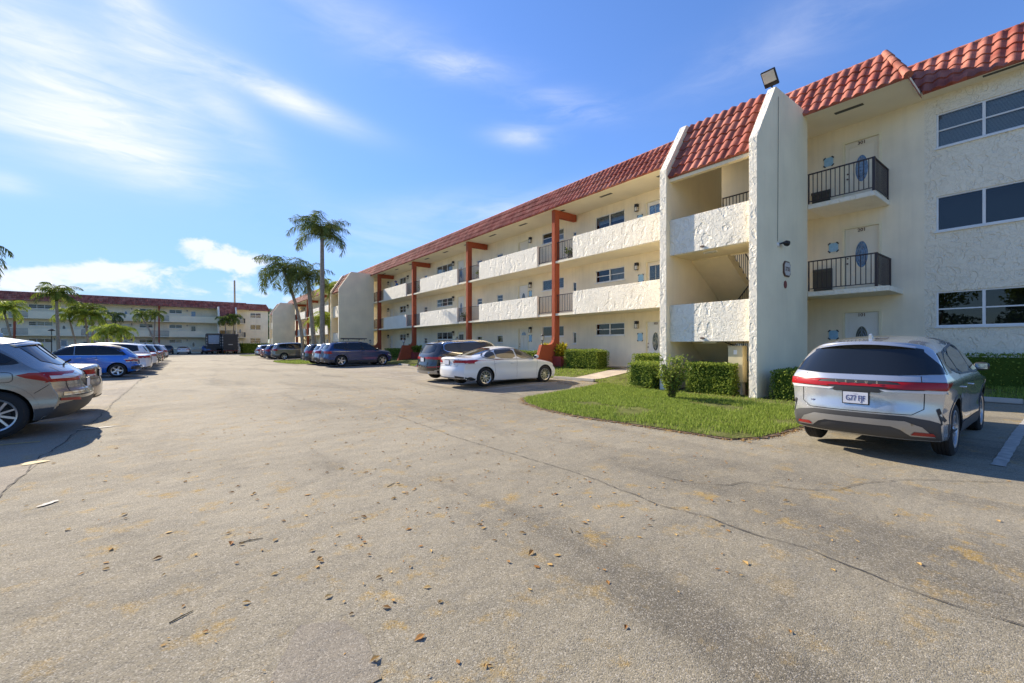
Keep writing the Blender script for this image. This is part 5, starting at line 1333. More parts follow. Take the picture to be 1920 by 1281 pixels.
def sedan_spec(L=4.88, Wd=1.84, H=1.445, wb=2.825, wr=.335, ro=1.10, deck=1.06, belt=.96, glassx=.95):
    xf = L-ro-wb/2; xr = -wb/2-ro
    return dict(W=Wd/2, wb=wb, wr=wr, belt=belt,
        top=[(xf-.12, .66), (xf-.30, .80), (xf-.8, .90), (xf-1.22, .97), (xf-1.36, 1.01), (xf-1.95, H-.14), (xf-2.3, H-.015), (xf-2.75, H), (xr+glassx+.75, H-.06), (xr+glassx+.40, H-.16), (xr+glassx-.13, deck+.05), (xr+glassx-.28, deck+.005), (xr+.28, deck), (xr+.10, deck-.01)],
        rear=[(.22, xr+.12), (.32, xr+.02), (.60, xr), (.70, xr+.04), (.90, xr+.07), (deck-.02, xr+.04), (deck-.01, xr+.10)],
        front=[(.18, xf-.10), (.34, xf), (.52, xf-.01), (.66, xf-.08)], rs=.88, tumble=.56,
        plan=[(xr, .90), (xr+.35, .965), (xr+1.1, 1.0), (xf-1.1, 1.0), (xf-.4, .955), (xf, .86)], bot=[(xr, .32), (xr+.5, .22), (-.5, .19), (.5, .19), (xf-.5, .20), (xf, .24)], arch=.045)

def suv(spec, loc, rz, color, lab, group, cat='SUV', detail=2, cladding=True, wheel='double', glass='glass', tails='wide', plate=True, rails=True, mirrors=True, chrome_dlo=False, dlo=None, handles_=True, exhaust=True, rear_poly=None, name='parked_suv'):
    c = Car(spec, loc, rz, color, lab, cat, group, detail, wheel=wheel, name=name)
    P = spec; xr = P['rear'][2][1]; xf = P['front'][1][1]; b = P['belt']; H = max(z for _, z in P['top']); wb = P['wb']/2; rt = P['rear'][-1][0]
    gl = VM[glass]
    # side glass: rear quarter, rear door, front door
    ht = H-.125; bx = b+.03
    A0 = xr+.62; D1 = -wb+.28; D2 = -.02; D3 = xf-1.30
    dl = dlo or [[(A0, b+.16), (A0+.10, ht-.08), (D1-.06, ht-.01), (D1-.03, b+.05)],
                 [(D1+.02, b+.045), (D1+.0, ht-.005), (D2-.06, ht+.015), (D2-.03, b+.02)],
                 [(D2+.04, b+.02), (D2+.0, ht+.015), (D3-.62, ht-.005), (D3-.18, b+.16), (D3-.04, b+.03)]]
    full = [(A0-.04, b+.13), (A0+.04, ht-.05), (D1, ht+.02), (D2, ht+.045), (D3-.60, ht+.025), (D3-.10, b+.18), (D3+.04, b+.0), (D2, b-.01), (D1, b+.015)]
    if dlo is None: c.deco('window_trim', [('LR', full)], VM['trim'], off=.005)
    else: c.line('window_trim', [('LR', poly, True) for poly in dlo], VM['trim'], .05, .006)
    if chrome_dlo: c.line('chrome_surround', [('LR', chk_closed([tuple(p) for p in full], 1), True)], VM['chrome'], .03, .012)
    for poly in dl: c.each('side_window', 'LR', poly, gl, .010, 1)
    # windscreen and rear glass
    c.each('windscreen', 'F', [(-.70, b+.02), (.70, b+.02), (.56, H-.10), (-.56, H-.10)], VM['glass'], .006, 1)
    zr0, zr1 = b+.04, rt-.045
    c.each('rear_window', 'B', rear_poly or [(-.66, zr0), (.66, zr0), (.545, zr1), (-.545, zr1)], VM['glass'], .007, 1)
    # spoiler
    sx = P['top'][-1][0]; m = MB(); hwt = .60
    m.prism([(sx+.16, rt-.012), (sx-.10, rt-.03), (sx-.12, rt-.05), (sx-.04, rt-.06), (sx+.1, rt-.05)], lambda p, t: (p[0]+.10*abs(t)**2, t, p[1]-.05*t*t), -hwt, hwt)
    m = MB(); n = 12; pr = [(sx+.20, rt+.004), (sx-.07, rt-.018), (sx-.10, rt-.045), (sx-.02, rt-.05), (sx+.12, rt-.03)]
    for i in range(n+1):
        t = -hwt+2*hwt*i/n; m.v += [(p[0]+.16*abs(t/hwt)**2.5, t, p[1]-.055*(t/hwt)**2) for p in pr]
    for i in range(n):
        for k in range(5): m.f.append((i*5+k, i*5+(k+1) % 5, (i+1)*5+(k+1) % 5, (i+1)*5+k)); m.m.append(0)
    m.f.append(tuple(range(5))); m.m.append(0); m.f.append(tuple(range(n*5, n*5+5))[::-1]); m.m.append(0)
    m.build('spoiler', c.paint, c.root, smooth=True, sharp=40)
    tz = P['rear'][4][0]
    # panel gaps
    c.line('panel_gap', [('LR', [(D2, ht), (D2+.0, .95), (D2+.02, .36)], 0), ('LR', [(D3-.08, b), (D3-.05, .9), (wb-.50, .52), (wb-.52, .36)], 0), ('LR', [(D1, ht), (D1+.03, b), (-wb+.43, .78), (-wb+.5, .40)], 0)], VM['gap'], .008, .0035)
    if cladding: c.arches(); c.deco('rear_cladding', [('B', [(-.90, .26), (.90, .26), (.90, .50), (.55, .56), (-.55, .56), (-.90, .50)]), ('LR', [(xr-.05, .26), (-wb-P['wr']-.06, .26), (-wb-P['wr']-.06, .44), (xr-.05, .50)])], VM['plastic'], off=.007)
    if handles_: c.handles([D2-.22, D1+.12 if D1+.12 < D2-.5 else D2-.9], b-.16)
    c.handles([], 0)
    if mirrors: c.mirror(D3-.16, b+.02, VM['trim'])
    if rails: c.rails(xf-2.35, P['top'][-1][0]+.35, .56, VM['darkm'])
    m = MB(); hh = c.proj((P['top'][-1][0]+.42, 0), 'T', 0)
    if hh: m.prism([(hh.x+.09, hh.z-.01), (hh.x-.05, hh.z+.065), (hh.x-.08, hh.z+.05), (hh.x-.08, hh.z-.01)], lambda p, t: (p[0], t*(1-(p[1]-hh.z)*6), p[1]), -.022, .022); m.build('roof_antenna', c.paint, c.root)
    c.line('tailgate_gap', [('B', [(-.70, zr0-.02), (-.745, tz), (-.74, .70), (-.62, .62), (.62, .62), (.74, .70), (.745, tz), (.70, zr0-.02)], 0)], VM['gap'], .008, .0035)
    # headlights
    c.each('headlight', 'LR', [(xf-.10, .66), (xf-.55, .84), (xf-.62, .80), (xf-.30, .66)], VM['clear'], .007, 1)
    c.underbody()
    if exhaust: c.exhaust(xr+.07, .52, .33, .03)
    return c

def tail_pair(c, polyB, polyS, mat='red', off=.010, name='taillight', polyC=None):
    """one lamp each side: rear-facing part, flank part and corner part in one mesh"""
    for sy in (1, -1):
        mb = MB(); c.patch(mb, [(sy*a, z) for a, z in polyB], 'B', off, .035)
        if polyS: c.patch(mb, polyS, 'L' if sy > 0 else 'R', off, .035)
        if mb.f: mb.build(name, VM[mat], c.root, smooth=True)
ROW_R = 'cars parked nose-in along the right-hand block'; ROW_L = 'cars parked nose-in on the left side of the drive'
def place(xrear, y, spec, sgn=1):
    """car nose to +X (sgn 1) or -X (sgn -1) with its rear at xrear"""
    xr = spec['rear'][2][1]; return (xrear-xr, y) if sgn > 0 else (xrear+xr, y)

# 1 ---- nearest silver crossover (light bar, plate G77 FJF)
sp_ = suv_spec(4.89, 1.92, 1.70, 2.85, .375, 1.02, 1.06, .50, 1.10, 1.57, .97, .05, -1.55)
sp_['top'] = [(2.30, .80), (2.12, .97), (1.6, 1.06), (1.20, 1.10), (1.02, 1.14), (.42, 1.53), (.02, 1.66), (-.5, 1.695), (-1.1, 1.685), (-1.65, 1.635), (-2.04, 1.585)]
sp_['rear'] = [(.24, -2.26), (.36, -2.40), (.62, -2.445), (.76, -2.40), (.90, -2.405), (1.02, -2.39), (1.10, -2.34), (1.50, -2.07), (1.585, -2.04)]
sp_['cr'] = .26; sp_['tumble'] = .47; sp_['shoulder'] = .035; sp_['flare'] = .035
c = suv(sp_, (9.50, 1.90), R(.8), 'silver', 'silver SUV with full-width red light bar and plate G77 FJF, nearest on the right', ROW_R, wheel='multi', cladding=False, rails=False, exhaust=False, rear_poly=[(-.77, 1.125), (.77, 1.125), (.74, 1.20), (.66, 1.535), (-.66, 1.535), (-.74, 1.20)],
        dlo=[[(-1.72, 1.24), (-1.60, 1.36), (-1.30, 1.44), (-1.16, 1.15)], [(-1.10, 1.14), (-1.22, 1.45), (-.10, 1.555), (-.06, 1.13)], [(0, 1.13), (-.03, 1.56), (.42, 1.47), (.86, 1.22), (.98, 1.14)]])
for q_ in ('L', 'R'):
    mb = MB(); c.patch(mb, [(-1.93, 1.14), (-1.60, 1.15), (-1.62, 1.36), (-1.5, 1.44), (-1.78, 1.42)], q_, .007, .03); mb.build('floating_pillar', VM['glass'], c.root, smooth=True)
    mb = MB(); c.patch(mb, [(-.05, 1.14), (.30, 1.15), (.12, 1.46), (-.20, 1.47)], 'B'+q_, .006, .03); mb.build('corner_glass', VM['glass'], c.root, smooth=True)
c.deco('lightbar_trim', [('B', [(-.96, .985), (.96, .985), (.96, .965), (.62, .925), (.3, .905), (.28, .885), (-.28, .885), (-.3, .905), (-.62, .925), (-.96, .965)][::-1]), ('B', [(-.95, 1.045), (.95, 1.045), (.95, .98), (-.95, .98)])], VM['trim'], off=.008)
tail_pair(c, [(0, 1.0), (.50, 1.0), (.95, 1.035), (.95, .94), (.74, .945), (.58, .955), (.28, .965), (0, .965)], [(-2.5, .94), (-2.12, .95), (-1.86, 1.035), (-2.5, 1.04)], 'red', .013)
tail_pair(c, [(.56, .925), (.95, .922), (.95, .895), (.62, .905)], [(-2.5, .897), (-2.12, .915), (-2.10, .94), (-2.5, .925)], 'clear', .011, 'reversing_light')
p0 = c.proj((0, 1.0), 'B', 0)
for i, ch in enumerate('LEXUS'):
    text('badge_letter', ch, .045, VM['chrome'], c.root, (p0.x-.018, (2-i)*.125, 1.022), (0, -1, 0), (0, 0, 1), .002, .001)
text('badge', 'RX 350', .036, VM['trim'], c.root, (c.proj((.56, .72), 'B', 0).x-.008, .565, .715), (0, -1, 0), (0, 0, 1), .001, .001) if False else None
text('dealer_badge', 'Lexus', .034, VM['ink'], c.root, (c.proj((.56, .73), 'B', 0).x-.006, .565, .725), (0, -1, 0), (0, 0, 1), .001, .001)
c.plate(-2.4, .80, 'G77 FJF')
c.deco('rear_bumper_cladding', [('B', [(-.97, .50), (-.97, .27), (.97, .27), (.97, .50), (.80, .56), (.55, .60), (-.55, .60), (-.80, .56)])], VM['plastic'], off=.007)
c.arches(VM['plastic'], .05, True)
c.deco('skid_plate', [('B', [(-.84, .335), (-.60, .345), (-.50, .42), (-.40, .455), (.40, .455), (.50, .42), (.60, .345), (.84, .335), (.72, .47), (.55, .535), (-.55, .535), (-.72, .47)])], VM['skid'], off=.014)
for sy in (1, -1):
    c.deco('reflector', [('B', [(sy*.60, .36), (sy*.84, .355), (sy*.82, .395), (sy*.64, .405)])], VM['redd'], off=.019)
    c.deco('bumper_vent', [('B', [(sy*.855, .70), (sy*.885, .72), (sy*.93, .55), (sy*.905, .52)])], VM['trim'], off=.009)
c.root.scale = (.96, .88, .96)

# 2 ---- nearest left SUV, warm silver
sp_ = suv_spec(4.83, 1.93, 1.68, 2.85, .375, 1.0, 1.06, .72, 1.10, 1.56, .93, .05, -1.35)
sp_['rear'] = [(.26, -2.18), (.36, -2.38), (.60, -2.44), (.68, -2.43), (.74, -2.36), (.95, -2.33), (1.05, -2.24), (1.13, -2.08), (1.50, -1.70), (1.56, -1.66)]
sp_['top'][-2:] = [(-1.2, 1.645), (-1.66, 1.56)]; sp_['cr'] = .30; sp_['tumble'] = .60; sp_['flare'] = .03
c = suv(sp_, place(-1.32, 11.30, sp_, -1), R(180), 'warm', 'large silver SUV cut by the left picture edge, red taillight and grey lower cladding', ROW_L, wheel='multi', rails=True, exhaust=False,
        dlo=[[(-1.66, 1.20), (-1.36, 1.40), (-1.12, 1.455), (-1.10, 1.17)], [(-1.05, 1.15), (-1.06, 1.46), (-.10, 1.54), (-.06, 1.12)], [(0, 1.12), (-.03, 1.55), (.42, 1.47), (.86, 1.22), (.98, 1.14)]])
tail_pair(c, [(.42, .985), (.95, 1.0), (.95, .87), (.42, .89)], [(-2.5, .865), (-2.05, .875), (-1.76, .955), (-1.66, 1.0), (-1.80, 1.035), (-2.5, 1.03)], 'red', .011)
tail_pair(c, [(.50, .96), (.93, .975), (.93, .925), (.5, .92)], [(-2.42, .93), (-2.08, .935), (-2.16, .985), (-2.42, .985)], 'clear', .015, 'reversing_light')
c.deco('bumper_step', [('B', [(-.86, .64), (.86, .64), (.84, .69), (-.84, .69)])], VM['chrome'], off=.008)
for sy in (1, -1): c.deco('reflector', [('B', [(sy*.55, .53), (sy*.90, .56), (sy*.90, .60), (sy*.6, .58)])], VM['redd'], off=.012)
c.plate(-2.4, .80)
m = MB(); m.tube([(-1.72, .02, 1.53), (-1.98, .10, 1.26)], .012, 5); m.tube([(-2.08, .02, 1.17), (-2.16, .10, 1.22)], .016, 6); m.build('rear_wiper', VM['trim'], c.root)
c.deco('fuel_door', [('L', [(-1.62, .90), (-1.40, .90), (-1.40, 1.04), (-1.62, 1.04)])], c.paint, off=.005, rnd_=2)
c.line('panel_gap', [('LR', chk_closed([(-1.63, .89), (-1.39, .89), (-1.39, 1.05), (-1.63, 1.05)], 2), 1), ('LR', [(-1.86, .70), (-2.05, .85)], 0)], VM['gap'], .007, .004)

def sedan(spec, loc, rz, color, lab, group, detail=2, wheel='ten', tail=True, plate=True, glass='glass', name='parked_car', lo=True):
    c = Car(spec, loc, rz, color, lab, 'car', group, detail, wheel=wheel, name=name)
    P = spec; xr = P['rear'][2][1]; xf = P['front'][1][1]; b = P['belt']; H = max(z for _, z in P['top']); wb = P['wb']/2; dk = P['top'][-2][1]
    ht = H-.115
    D1 = -.98; D2 = -.02; D3 = xf-1.38
    full = [(-1.58, b+.10), (-1.30, ht-.10), (-.75, ht-.005), (-.1, ht+.03), (D3-.75, ht-.02), (D3-.1, b+.10), (D3+.03, b-.015), (-1.30, b+.005)]
    c.line('window_trim', [('LR', chk_closed([tuple(p) for p in full], 1), True)], VM['trim'], .02, .006)
    for poly in ([(-1.48, b+.10), (-1.26, ht-.13), (D1-.04, ht-.06), (D1+.02, b+.04), (-1.28, b+.035)], [(D1+.06, b+.035), (D1+.0, ht-.055), (-.55, ht-.02), (D2-.08, ht), (D2-.04, b+.02)],
                 [(D2+.03, b+.02), (D2-.01, ht), (.25, ht-.005), (D3-.72, ht-.045), (D3-.14, b+.09), (D3-.05, b+.02)]): c.each('side_window', 'LR', poly, VM[glass], .010, 1)
    c.each('windscreen', 'F', [(-.68, b+.06), (.68, b+.06), (.54, H-.07), (-.54, H-.07)], VM['glass'], .006, 1)
    c.each('rear_window', 'B', [(-.62, dk+.035), (.62, dk+.035), (.50, H-.085), (-.50, H-.085)], VM['glass'], .007, 1)
    c.line('panel_gap', [('LR', [(D2, ht), (D2, .9), (D2+.02, .30)], 0), ('LR', [(D3-.02, b), (D3+.0, .8), (wb-.44, .45), (wb-.46, .30)], 0), ('LR', [(D1-.1, b), (-wb+.38, .72), (-wb+.44, .34)], 0), ('B', [(-.60, dk-.03), (-.66, .88), (-.60, .74), (.60, .74), (.66, .88), (.60, dk-.03)], 0)], VM['gap'], .007, .0035)
    c.handles([D2-.2, D1+.02], b-.15); c.mirror(D3-.18, b+.02)
    if tail:
        tail_pair(c, [(.36, .90), (.92, .95), (.92, .80), (.42, .80)], [(xr-.1, .80), (xr+.26, .82), (xr+.52, .93), (xr-.1, .955)], 'red', .010)
        tail_pair(c, [(.5, .825), (.92, .83), (.92, .80), (.52, .80)], [(xr-.1, .80), (xr+.30, .83), (xr+.24, .85), (xr-.1, .83)], 'clear', .013, 'reversing_light')
    if lo: c.deco('rear_valance', [('B', [(-.88, .24), (.88, .24), (.88, .36), (.62, .34), (-.62, .34), (-.88, .36)]), ('LR', [(xr-.05, .24), (-wb-.42, .24), (-wb-.42, .28), (xr-.05, .42)])], VM['trim'], off=.007)
    c.each('headlight', 'LR', [(xf-.06, .58), (xf-.55, .72), (xf-.62, .68), (xf-.25, .57)], VM['clear'], .007, 1)
    if plate: c.plate(xr, .86)
    c.underbody(); return c
# 3 ---- white sedan
sp_ = sedan_spec(); c = sedan(sp_, place(7.52, 13.82, sp_), R(.5), 'white', 'white sedan with ten-spoke wheels parked beside the nearest lawn island', ROW_R, glass='glasslit')
# 4 ---- dark grey SUV with bright window line
sp_ = suv_spec(4.92, 1.92, 1.69, 2.98, .37, 1.06, 1.06, .42, 1.09, 1.56, .96, .05, -1.6)
c = suv(sp_, place(7.95, 16.65, sp_), R(-1), 'charcoal', 'dark grey SUV with bright window surround, half hidden behind the white sedan', ROW_R, cladding=False, wheel='double', chrome_dlo=True, glass='glasslit')
c.rails(1.0, -1.9, .60, VM['chrome'], .05, .018)
tail_pair(c, [(.36, .95), (.95, .98), (.95, .87), (.5, .89), (.36, .92)], [(-2.7, .87), (-2.22, .90), (-2.1, .99), (-2.7, .98)], 'red', .011)
for sy in (1, -1): c.deco('reflector', [('B', [(sy*.45, .53), (sy*.95, .56), (sy*.95, .61), (sy*.45, .58)])], VM['redd'], off=.012)
c.deco('bumper_trim', [('B', [(-.98, .30), (.98, .30), (.98, .50), (.80, .42), (-.80, .42), (-.98, .50)])], VM['skid'], off=.012); c.plate(-2.6, .86)
# 5 ---- navy SUV with roof rack
sp_ = suv_spec(5.08, 1.99, 1.76, 2.98, .39, 1.10, 1.14, .40, 1.13, 1.62, 1.02, .04, -1.75)
c = suv(sp_, place(7.90, 32.7, sp_), 0, 'navy', 'dark blue three-row SUV carrying a roof rack, below the second stair tower', ROW_R, wheel='five')
tail_pair(c, [(.55, 1.05), (.98, 1.06), (.98, .88), (.55, .90)], [(-2.7, .88), (-2.28, .90), (-2.10, 1.05), (-2.7, 1.06)], 'red', .011)
m = MB()
for x in (-.9, .25): m.tube([(x, -.62, 1.84), (x, -.56, 1.93), (x, .56, 1.93), (x, .62, 1.84)], .022, 6)
m.tube([(.45, -.45, 1.95), (-1.15, -.45, 1.95)], .03, 6); m.tube([(.45, .45, 1.95), (-1.15, .45, 1.95)], .03, 6); m.tube([(.6, -.1, 1.98), (-1.3, -.1, 1.98)], .035, 6)
for k in range(6): m.tube([(.45-.3*k, -.45, 1.97), (.45-.3*k, .45, 1.97)], .012, 5)
m.build('roof_rack', VM['trim'], c.root, smooth=True, sharp=40)
# mid-distance, right side
def quick_suv(x, y, sgn, color, lab, size=1., det=1, cl=True, wheel='five', grp=None, rails=False, glass='glass'):
    sp = suv_spec(4.65*size, 1.88, 1.68*size, 2.72*size, .36, 1.0*size, 1.06*size, .42, 1.07*size, 1.55*size, .95*size, .04, -1.5*size)
    c = suv(sp, place(x, y, sp, sgn), 0 if sgn > 0 else R(180), color, lab, grp or (ROW_R if sgn > 0 else ROW_L), detail=det, cladding=cl, wheel=wheel, rails=rails, glass=glass)
    xr = sp['rear'][2][1]; z = .95*size
    tail_pair(c, [(.62, z+.10), (.93, z+.13), (.93, z-.10), (.66, z-.08)], [(xr-.1, z-.10), (xr+.30, z-.04), (xr+.46, z+.12), (xr-.1, z+.12)], 'red', .012); c.plate(xr, z-.15); return c
def quick_sedan(x, y, sgn, color, lab, det=1, L=4.7, grp=None):
    sp = sedan_spec(L, 1.82, 1.46, 2.72, .33, 1.06); return sedan(sp, place(x, y, sp, sgn), 0 if sgn > 0 else R(180), color, lab, grp or (ROW_R if sgn > 0 else ROW_L), detail=det)
quick_suv(7.95, 35.5, 1, 'silver', 'pale silver SUV just behind the navy SUV, only its rear in view', 1.0)
quick_suv(7.8, 38.1, 1, 'black', 'dark SUV by the second lawn island, only its rear corner in view', .98)
c = quick_suv(7.5, 51.5, 1, 'grey', 'grey SUV parked behind the leaning palm on the second island', 1.08, 2)
quick_suv(7.45, 56.2, 1, 'navy', 'navy SUV with tall red taillights left of the grey SUV', 1.0)
quick_sedan(7.5, 59.0, 1, 'red', 'dark red car in the far right row, rear end only')
quick_suv(7.4, 63.2, 1, 'silver', 'pale SUV farthest in the right-hand row', .98)
# left row
quick_sedan(-1.47, 14.0, -1, 'beige', 'beige car just beyond the nearest left SUV, only its tail showing', 1, 4.75)
quick_sedan(-1.25, 31.3, -1, 'white', 'white sedan behind the blue compact car', 2, 4.8)
quick_suv(-1.35, 34.0, -1, 'white', 'white crossover with dark windows, roof showing above the blue car', 1.0, 1, False)
quick_sedan(-1.2, 37.0, -1, 'white', 'white hatchback-tailed sedan with pink-red taillight, third white car of the left row', 1, 4.7)
quick_suv(-1.2, 40.2, -1, 'black', 'black SUV in the left row with glinting roof', 1.0)
quick_sedan(-1.15, 43.2, -1, 'grey', 'grey sedan in the left row beyond the black SUV')
quick_sedan(-1.1, 46.2, -1, 'red', 'reddish sedan in the left row, sliver of tail showing')
quick_suv(-1.1, 50.5, -1, 'charcoal', 'charcoal SUV near the end of the left row', 1.0)
quick_suv(-1.0, 57.5, -1, 'white', 'white SUV last in the left row beside the grass strip', 1.0)
# 6 ---- blue compact retro car
sp_ = dict(W=.85, wb=2.6, wr=.325, belt=1.02, tumble=.50, arch=.05, crown=.06, cr=.24, cf=.36, rs=.62, flare=.04, shoulder=.0,
    top=[(1.95, .80), (1.75, .98), (1.35, 1.06), (1.10, 1.10), (.95, 1.15), (.50, 1.48), (.10, 1.57), (-.5, 1.59), (-1.0, 1.55), (-1.35, 1.46), (-1.60, 1.36)],
    rear=[(.24, -2.02), (.36, -2.16), (.52, -2.17), (.56, -2.06), (.90, -2.02), (1.05, -1.93), (1.30, -1.66), (1.36, -1.60)],
    front=[(.22, 2.0), (.40, 2.12), (.62, 2.08), (.80, 1.95)], plan=[(-2.17, .88), (-1.8, .95), (-1.0, 1.0), (1.0, 1.0), (1.6, .93), (2.12, .78)], bot=[(-2.17, .34), (-1.6, .24), (0, .2), (1.6, .22), (2.12, .28)])
c = Car(sp_, place(-1.52, 28.45, sp_, -1), R(180), 'blue', 'bright blue compact retro car with dark soft-looking roof, in the left row', 'car', ROW_L, 2, wheel='five')
c.deco('window_trim', [('LR', [(-1.62, 1.07), (-1.34, 1.36), (-.8, 1.47), (.1, 1.50), (.56, 1.42), (.98, 1.12), (1.0, 1.03), (-1.5, 1.02)])], VM['trim'], off=.005)
for poly in ([(-1.45, 1.08), (-1.25, 1.32), (-.80, 1.43), (-.60, 1.44), (-.60, 1.07)], [(-.54, 1.07), (-.54, 1.445), (0, 1.47), (.12, 1.465), (.12, 1.07)], [(.18, 1.07), (.18, 1.46), (.5, 1.41), (.9, 1.13), (.92, 1.07)]): c.each('side_window', 'LR', poly, VM['glass'], .010, 1)
c.deco('roof_panel', [('T', [(.35, -.52), (.35, .52), (-1.25, .50), (-1.4, .42), (-1.4, -.42), (-1.25, -.50)]), ('LR', [(-1.5, 1.30), (-1.1, 1.44), (-.5, 1.52), (.3, 1.53), (.3, 1.58), (-1.5, 1.56)])], VM['trim'], off=.007)
c.each('windscreen', 'F', [(-.62, 1.10), (.62, 1.10), (.5, 1.48), (-.5, 1.48)], VM['glass'], .006, 1); c.each('rear_window', 'B', [(-.48, 1.08), (.48, 1.08), (.42, 1.34), (-.42, 1.34)], VM['glass'], .007, 1)
c.line('chrome_pillar', [('LR', [(.15, 1.06), (.15, 1.47)], 0), ('LR', [(-1.5, 1.035), (.9, 1.035)], 0)], VM['chrome'], .018, .012)
c.line('panel_gap', [('LR', [(.15, 1.05), (.16, .30)], 0), ('LR', [(-.58, 1.05), (-.62, .8), (-.80, .6)], 0), ('LR', [(.98, 1.03), (.94, .6), (.86, .30)], 0)], VM['gap'], .007, .004)
tail_pair(c, [(.60, .88), (.84, .86), (.84, .70), (.64, .76)], [(-2.2, .68), (-1.86, .72), (-1.68, .90), (-1.72, .94), (-2.2, .80)], 'clear', .009, 'reversing_light'); tail_pair(c, [(.64, .84), (.84, .82), (.84, .74), (.68, .77)], [(-2.2, .72), (-1.90, .76), (-1.80, .84), (-2.2, .80)], 'red', .014)
c.handles([.0, -.5], .93, VM['chrome']); c.deco('bumper', [('B', [(-.8, .38), (.8, .38), (.8, .54), (-.8, .54)]), ('LR', [(-2.3, .38), (-1.78, .36), (-1.80, .50), (-2.3, .54)])], VM['trim'], off=.008); c.plate(-2.1, .72); c.underbody()
c.mirror(.82, 1.05); c.each('headlight', 'LR', [(1.98, .62), (1.72, .80), (1.66, .74), (1.8, .62)], VM['clear'], .007, 1); m = MB(); m.tube([(-2.14, -.75, .47), (-2.21, -.4, .47), (-2.22, .4, .47), (-2.14, .75, .47)], .028, 8); m.build('bumper_bar', VM['chrome'], c.root, smooth=True)

# far end of the lot: cars facing the far block (nose to +Y)
sp_ = sedan_spec(4.7, 1.82, 1.46, 2.72, .33, 1.06); c = sedan(sp_, (.35, 101), R(90), 'white', 'white sedan seen from behind at the far end, left of the trucks', 'vehicles at the far end of the lot', 1)
sp_ = suv_spec(4.65, 1.88, 1.62, 2.72, .36); c = suv(sp_, (-2.0, 102.2), R(90), 'black', 'black car at the far end, left of the white sedan', 'vehicles at the far end of the lot', detail=1)
c = suv(suv_spec(4.65, 1.88, 1.72, 2.72, .36), (4.0, 101.8), R(90), 'navy', 'dark blue van-like car beside the trucks at the far end', 'vehicles at the far end of the lot', detail=1)
# low dark trailer
e = empty('utility_trailer', (2.3, 100.2, 0), R(90), lab='low flat blue-grey trailer between the white sedan and the trucks', cat='trailer', group='vehicles at the far end of the lot')
m = MB(); m.box(-1.4, 1.2, -.75, .75, .42, .55); m.box(-1.4, -1.34, -.75, .75, .55, .85); m.box(-1.4, 1.2, -.78, -.751, .55, .85); m.box(-1.4, 1.2, .751, .78, .55, .85); m.build('trailer_bed', PT['grey'], e)
m = MB(); m.tube([(1.2, -.6, .45), (2.1, 0, .45)], .04, 6); m.tube([(1.2, .6, .45), (2.1, 0, .45)], .04, 6); m.build('drawbar', VM['darkm'], e)
for sy in (-1, 1):
    m = MB(); m.lathe([(0, -.1), (.28, -.09), (.3, 0), (.28, .09), (0, .1)], lambda x, y, t: (x-.1, sy*.92+t, .3+y), 20); m.build('wheel', VM['rubber'], e, smooth=True)
def box_truck(X, Y, h, w, L, lab, gate=True, col='black', side=None):
    e = empty('box_truck', (X, Y, 0), R(90), lab=lab, cat='truck', group='vehicles at the far end of the lot')
    m = MB(); m.box(0, L, -w/2, w/2, 1.0, h); m.box(-.06, 0, -w/2-.02, -w/2+.12, .95, h+.02); m.box(-.06, 0, w/2-.12, w/2+.02, .95, h+.02); m.box(-.06, 0, -w/2+.121, w/2-.121, h-.14, h+.02)
    m.build('cargo_box', VM['plastic'], e)
    m = MB(); n = 9
    for k in range(n): m.box(-.02, -.001, -w/2+.13, w/2-.13, 1.05+(h-1.25)*k/n, 1.03+(h-1.25)*(k+1)/n)
    m.build('roller_door', VM['trim'], e)
    m = MB()
    for sy in (-1, 1):
        for k in range(4): m.box(-.075, -.061, sy*(w/2-.05)-.04, sy*(w/2-.05)+.04, 1.5+.5*k, 1.72+.5*k)
    m.build('marker_light', VM['clear'], e)
    if gate:
        m = MB(); m.box(-.22, -.10, -w/2+.1, w/2-.1, .75, 1.9); m.build('liftgate', VM['darkm'], e); m = MB(); m.box(-.235, -.221, -.35, .35, 1.72, 1.84); m.build('sign_plate', VM['skid'], e)
    else:
        m = MB(); m.box(-.05, -.021, -w/2+.3, w/2-.3, 2.1, h-.3); m.build('rear_panel', M['glassblue'], e); m = MB(); m.box(-.06, -.051, -w/2+.35, w/2-.35, 1.95, 2.05); m.build('sign_plate', VM['plate'], e)
    m = MB()
    for k in range(8): m.box(-.20, -.14, -w/2+.06+(w-.12)*k/8, -w/2+.06+(w-.12)*(k+.5)/8, .55, .68)
    m.build('reflective_strip', VM['redd'], e)
    m = MB(); m.box(-.14, .1, -w/2, w/2, .52, .72); m.box(0, L, -.45, .45, .72, .99); m.build('chassis', VM['darkm'], e)
    m = MB(); m.prism([(L+.05, .6), (L+2.0, .6), (L+2.0, 1.5), (L+1.7, 1.7), (L+1.4, 2.5), (L+.05, 2.6)], lambda p, t: (p[0], t, p[1]), -w/2+.12, w/2-.12); m.build('cab', PT['white'], e, bevel=.04)
    for x in (1.2, L+1.1):
        for sy in (-1, 1):
            m = MB(); m.lathe([(0, -.14), (.28, -.13), (.42, -.12), (.46, -.06), (.46, .06), (.42, .12), (0, .1)], lambda a, b, t: (x+a, sy*(w/2-.16)+t, .46+b), 22); m.build('wheel', VM['rubber'], e, smooth=True, sharp=40)
box_truck(7.45, 97.6, 3.75, 2.55, 4.6, 'black box truck seen from behind with grey liftgate, right of two trucks')
box_truck(4.95, 99.4, 3.85, 2.3, 4.4, 'dark box truck with pale rear graphic, left of two trucks', False)

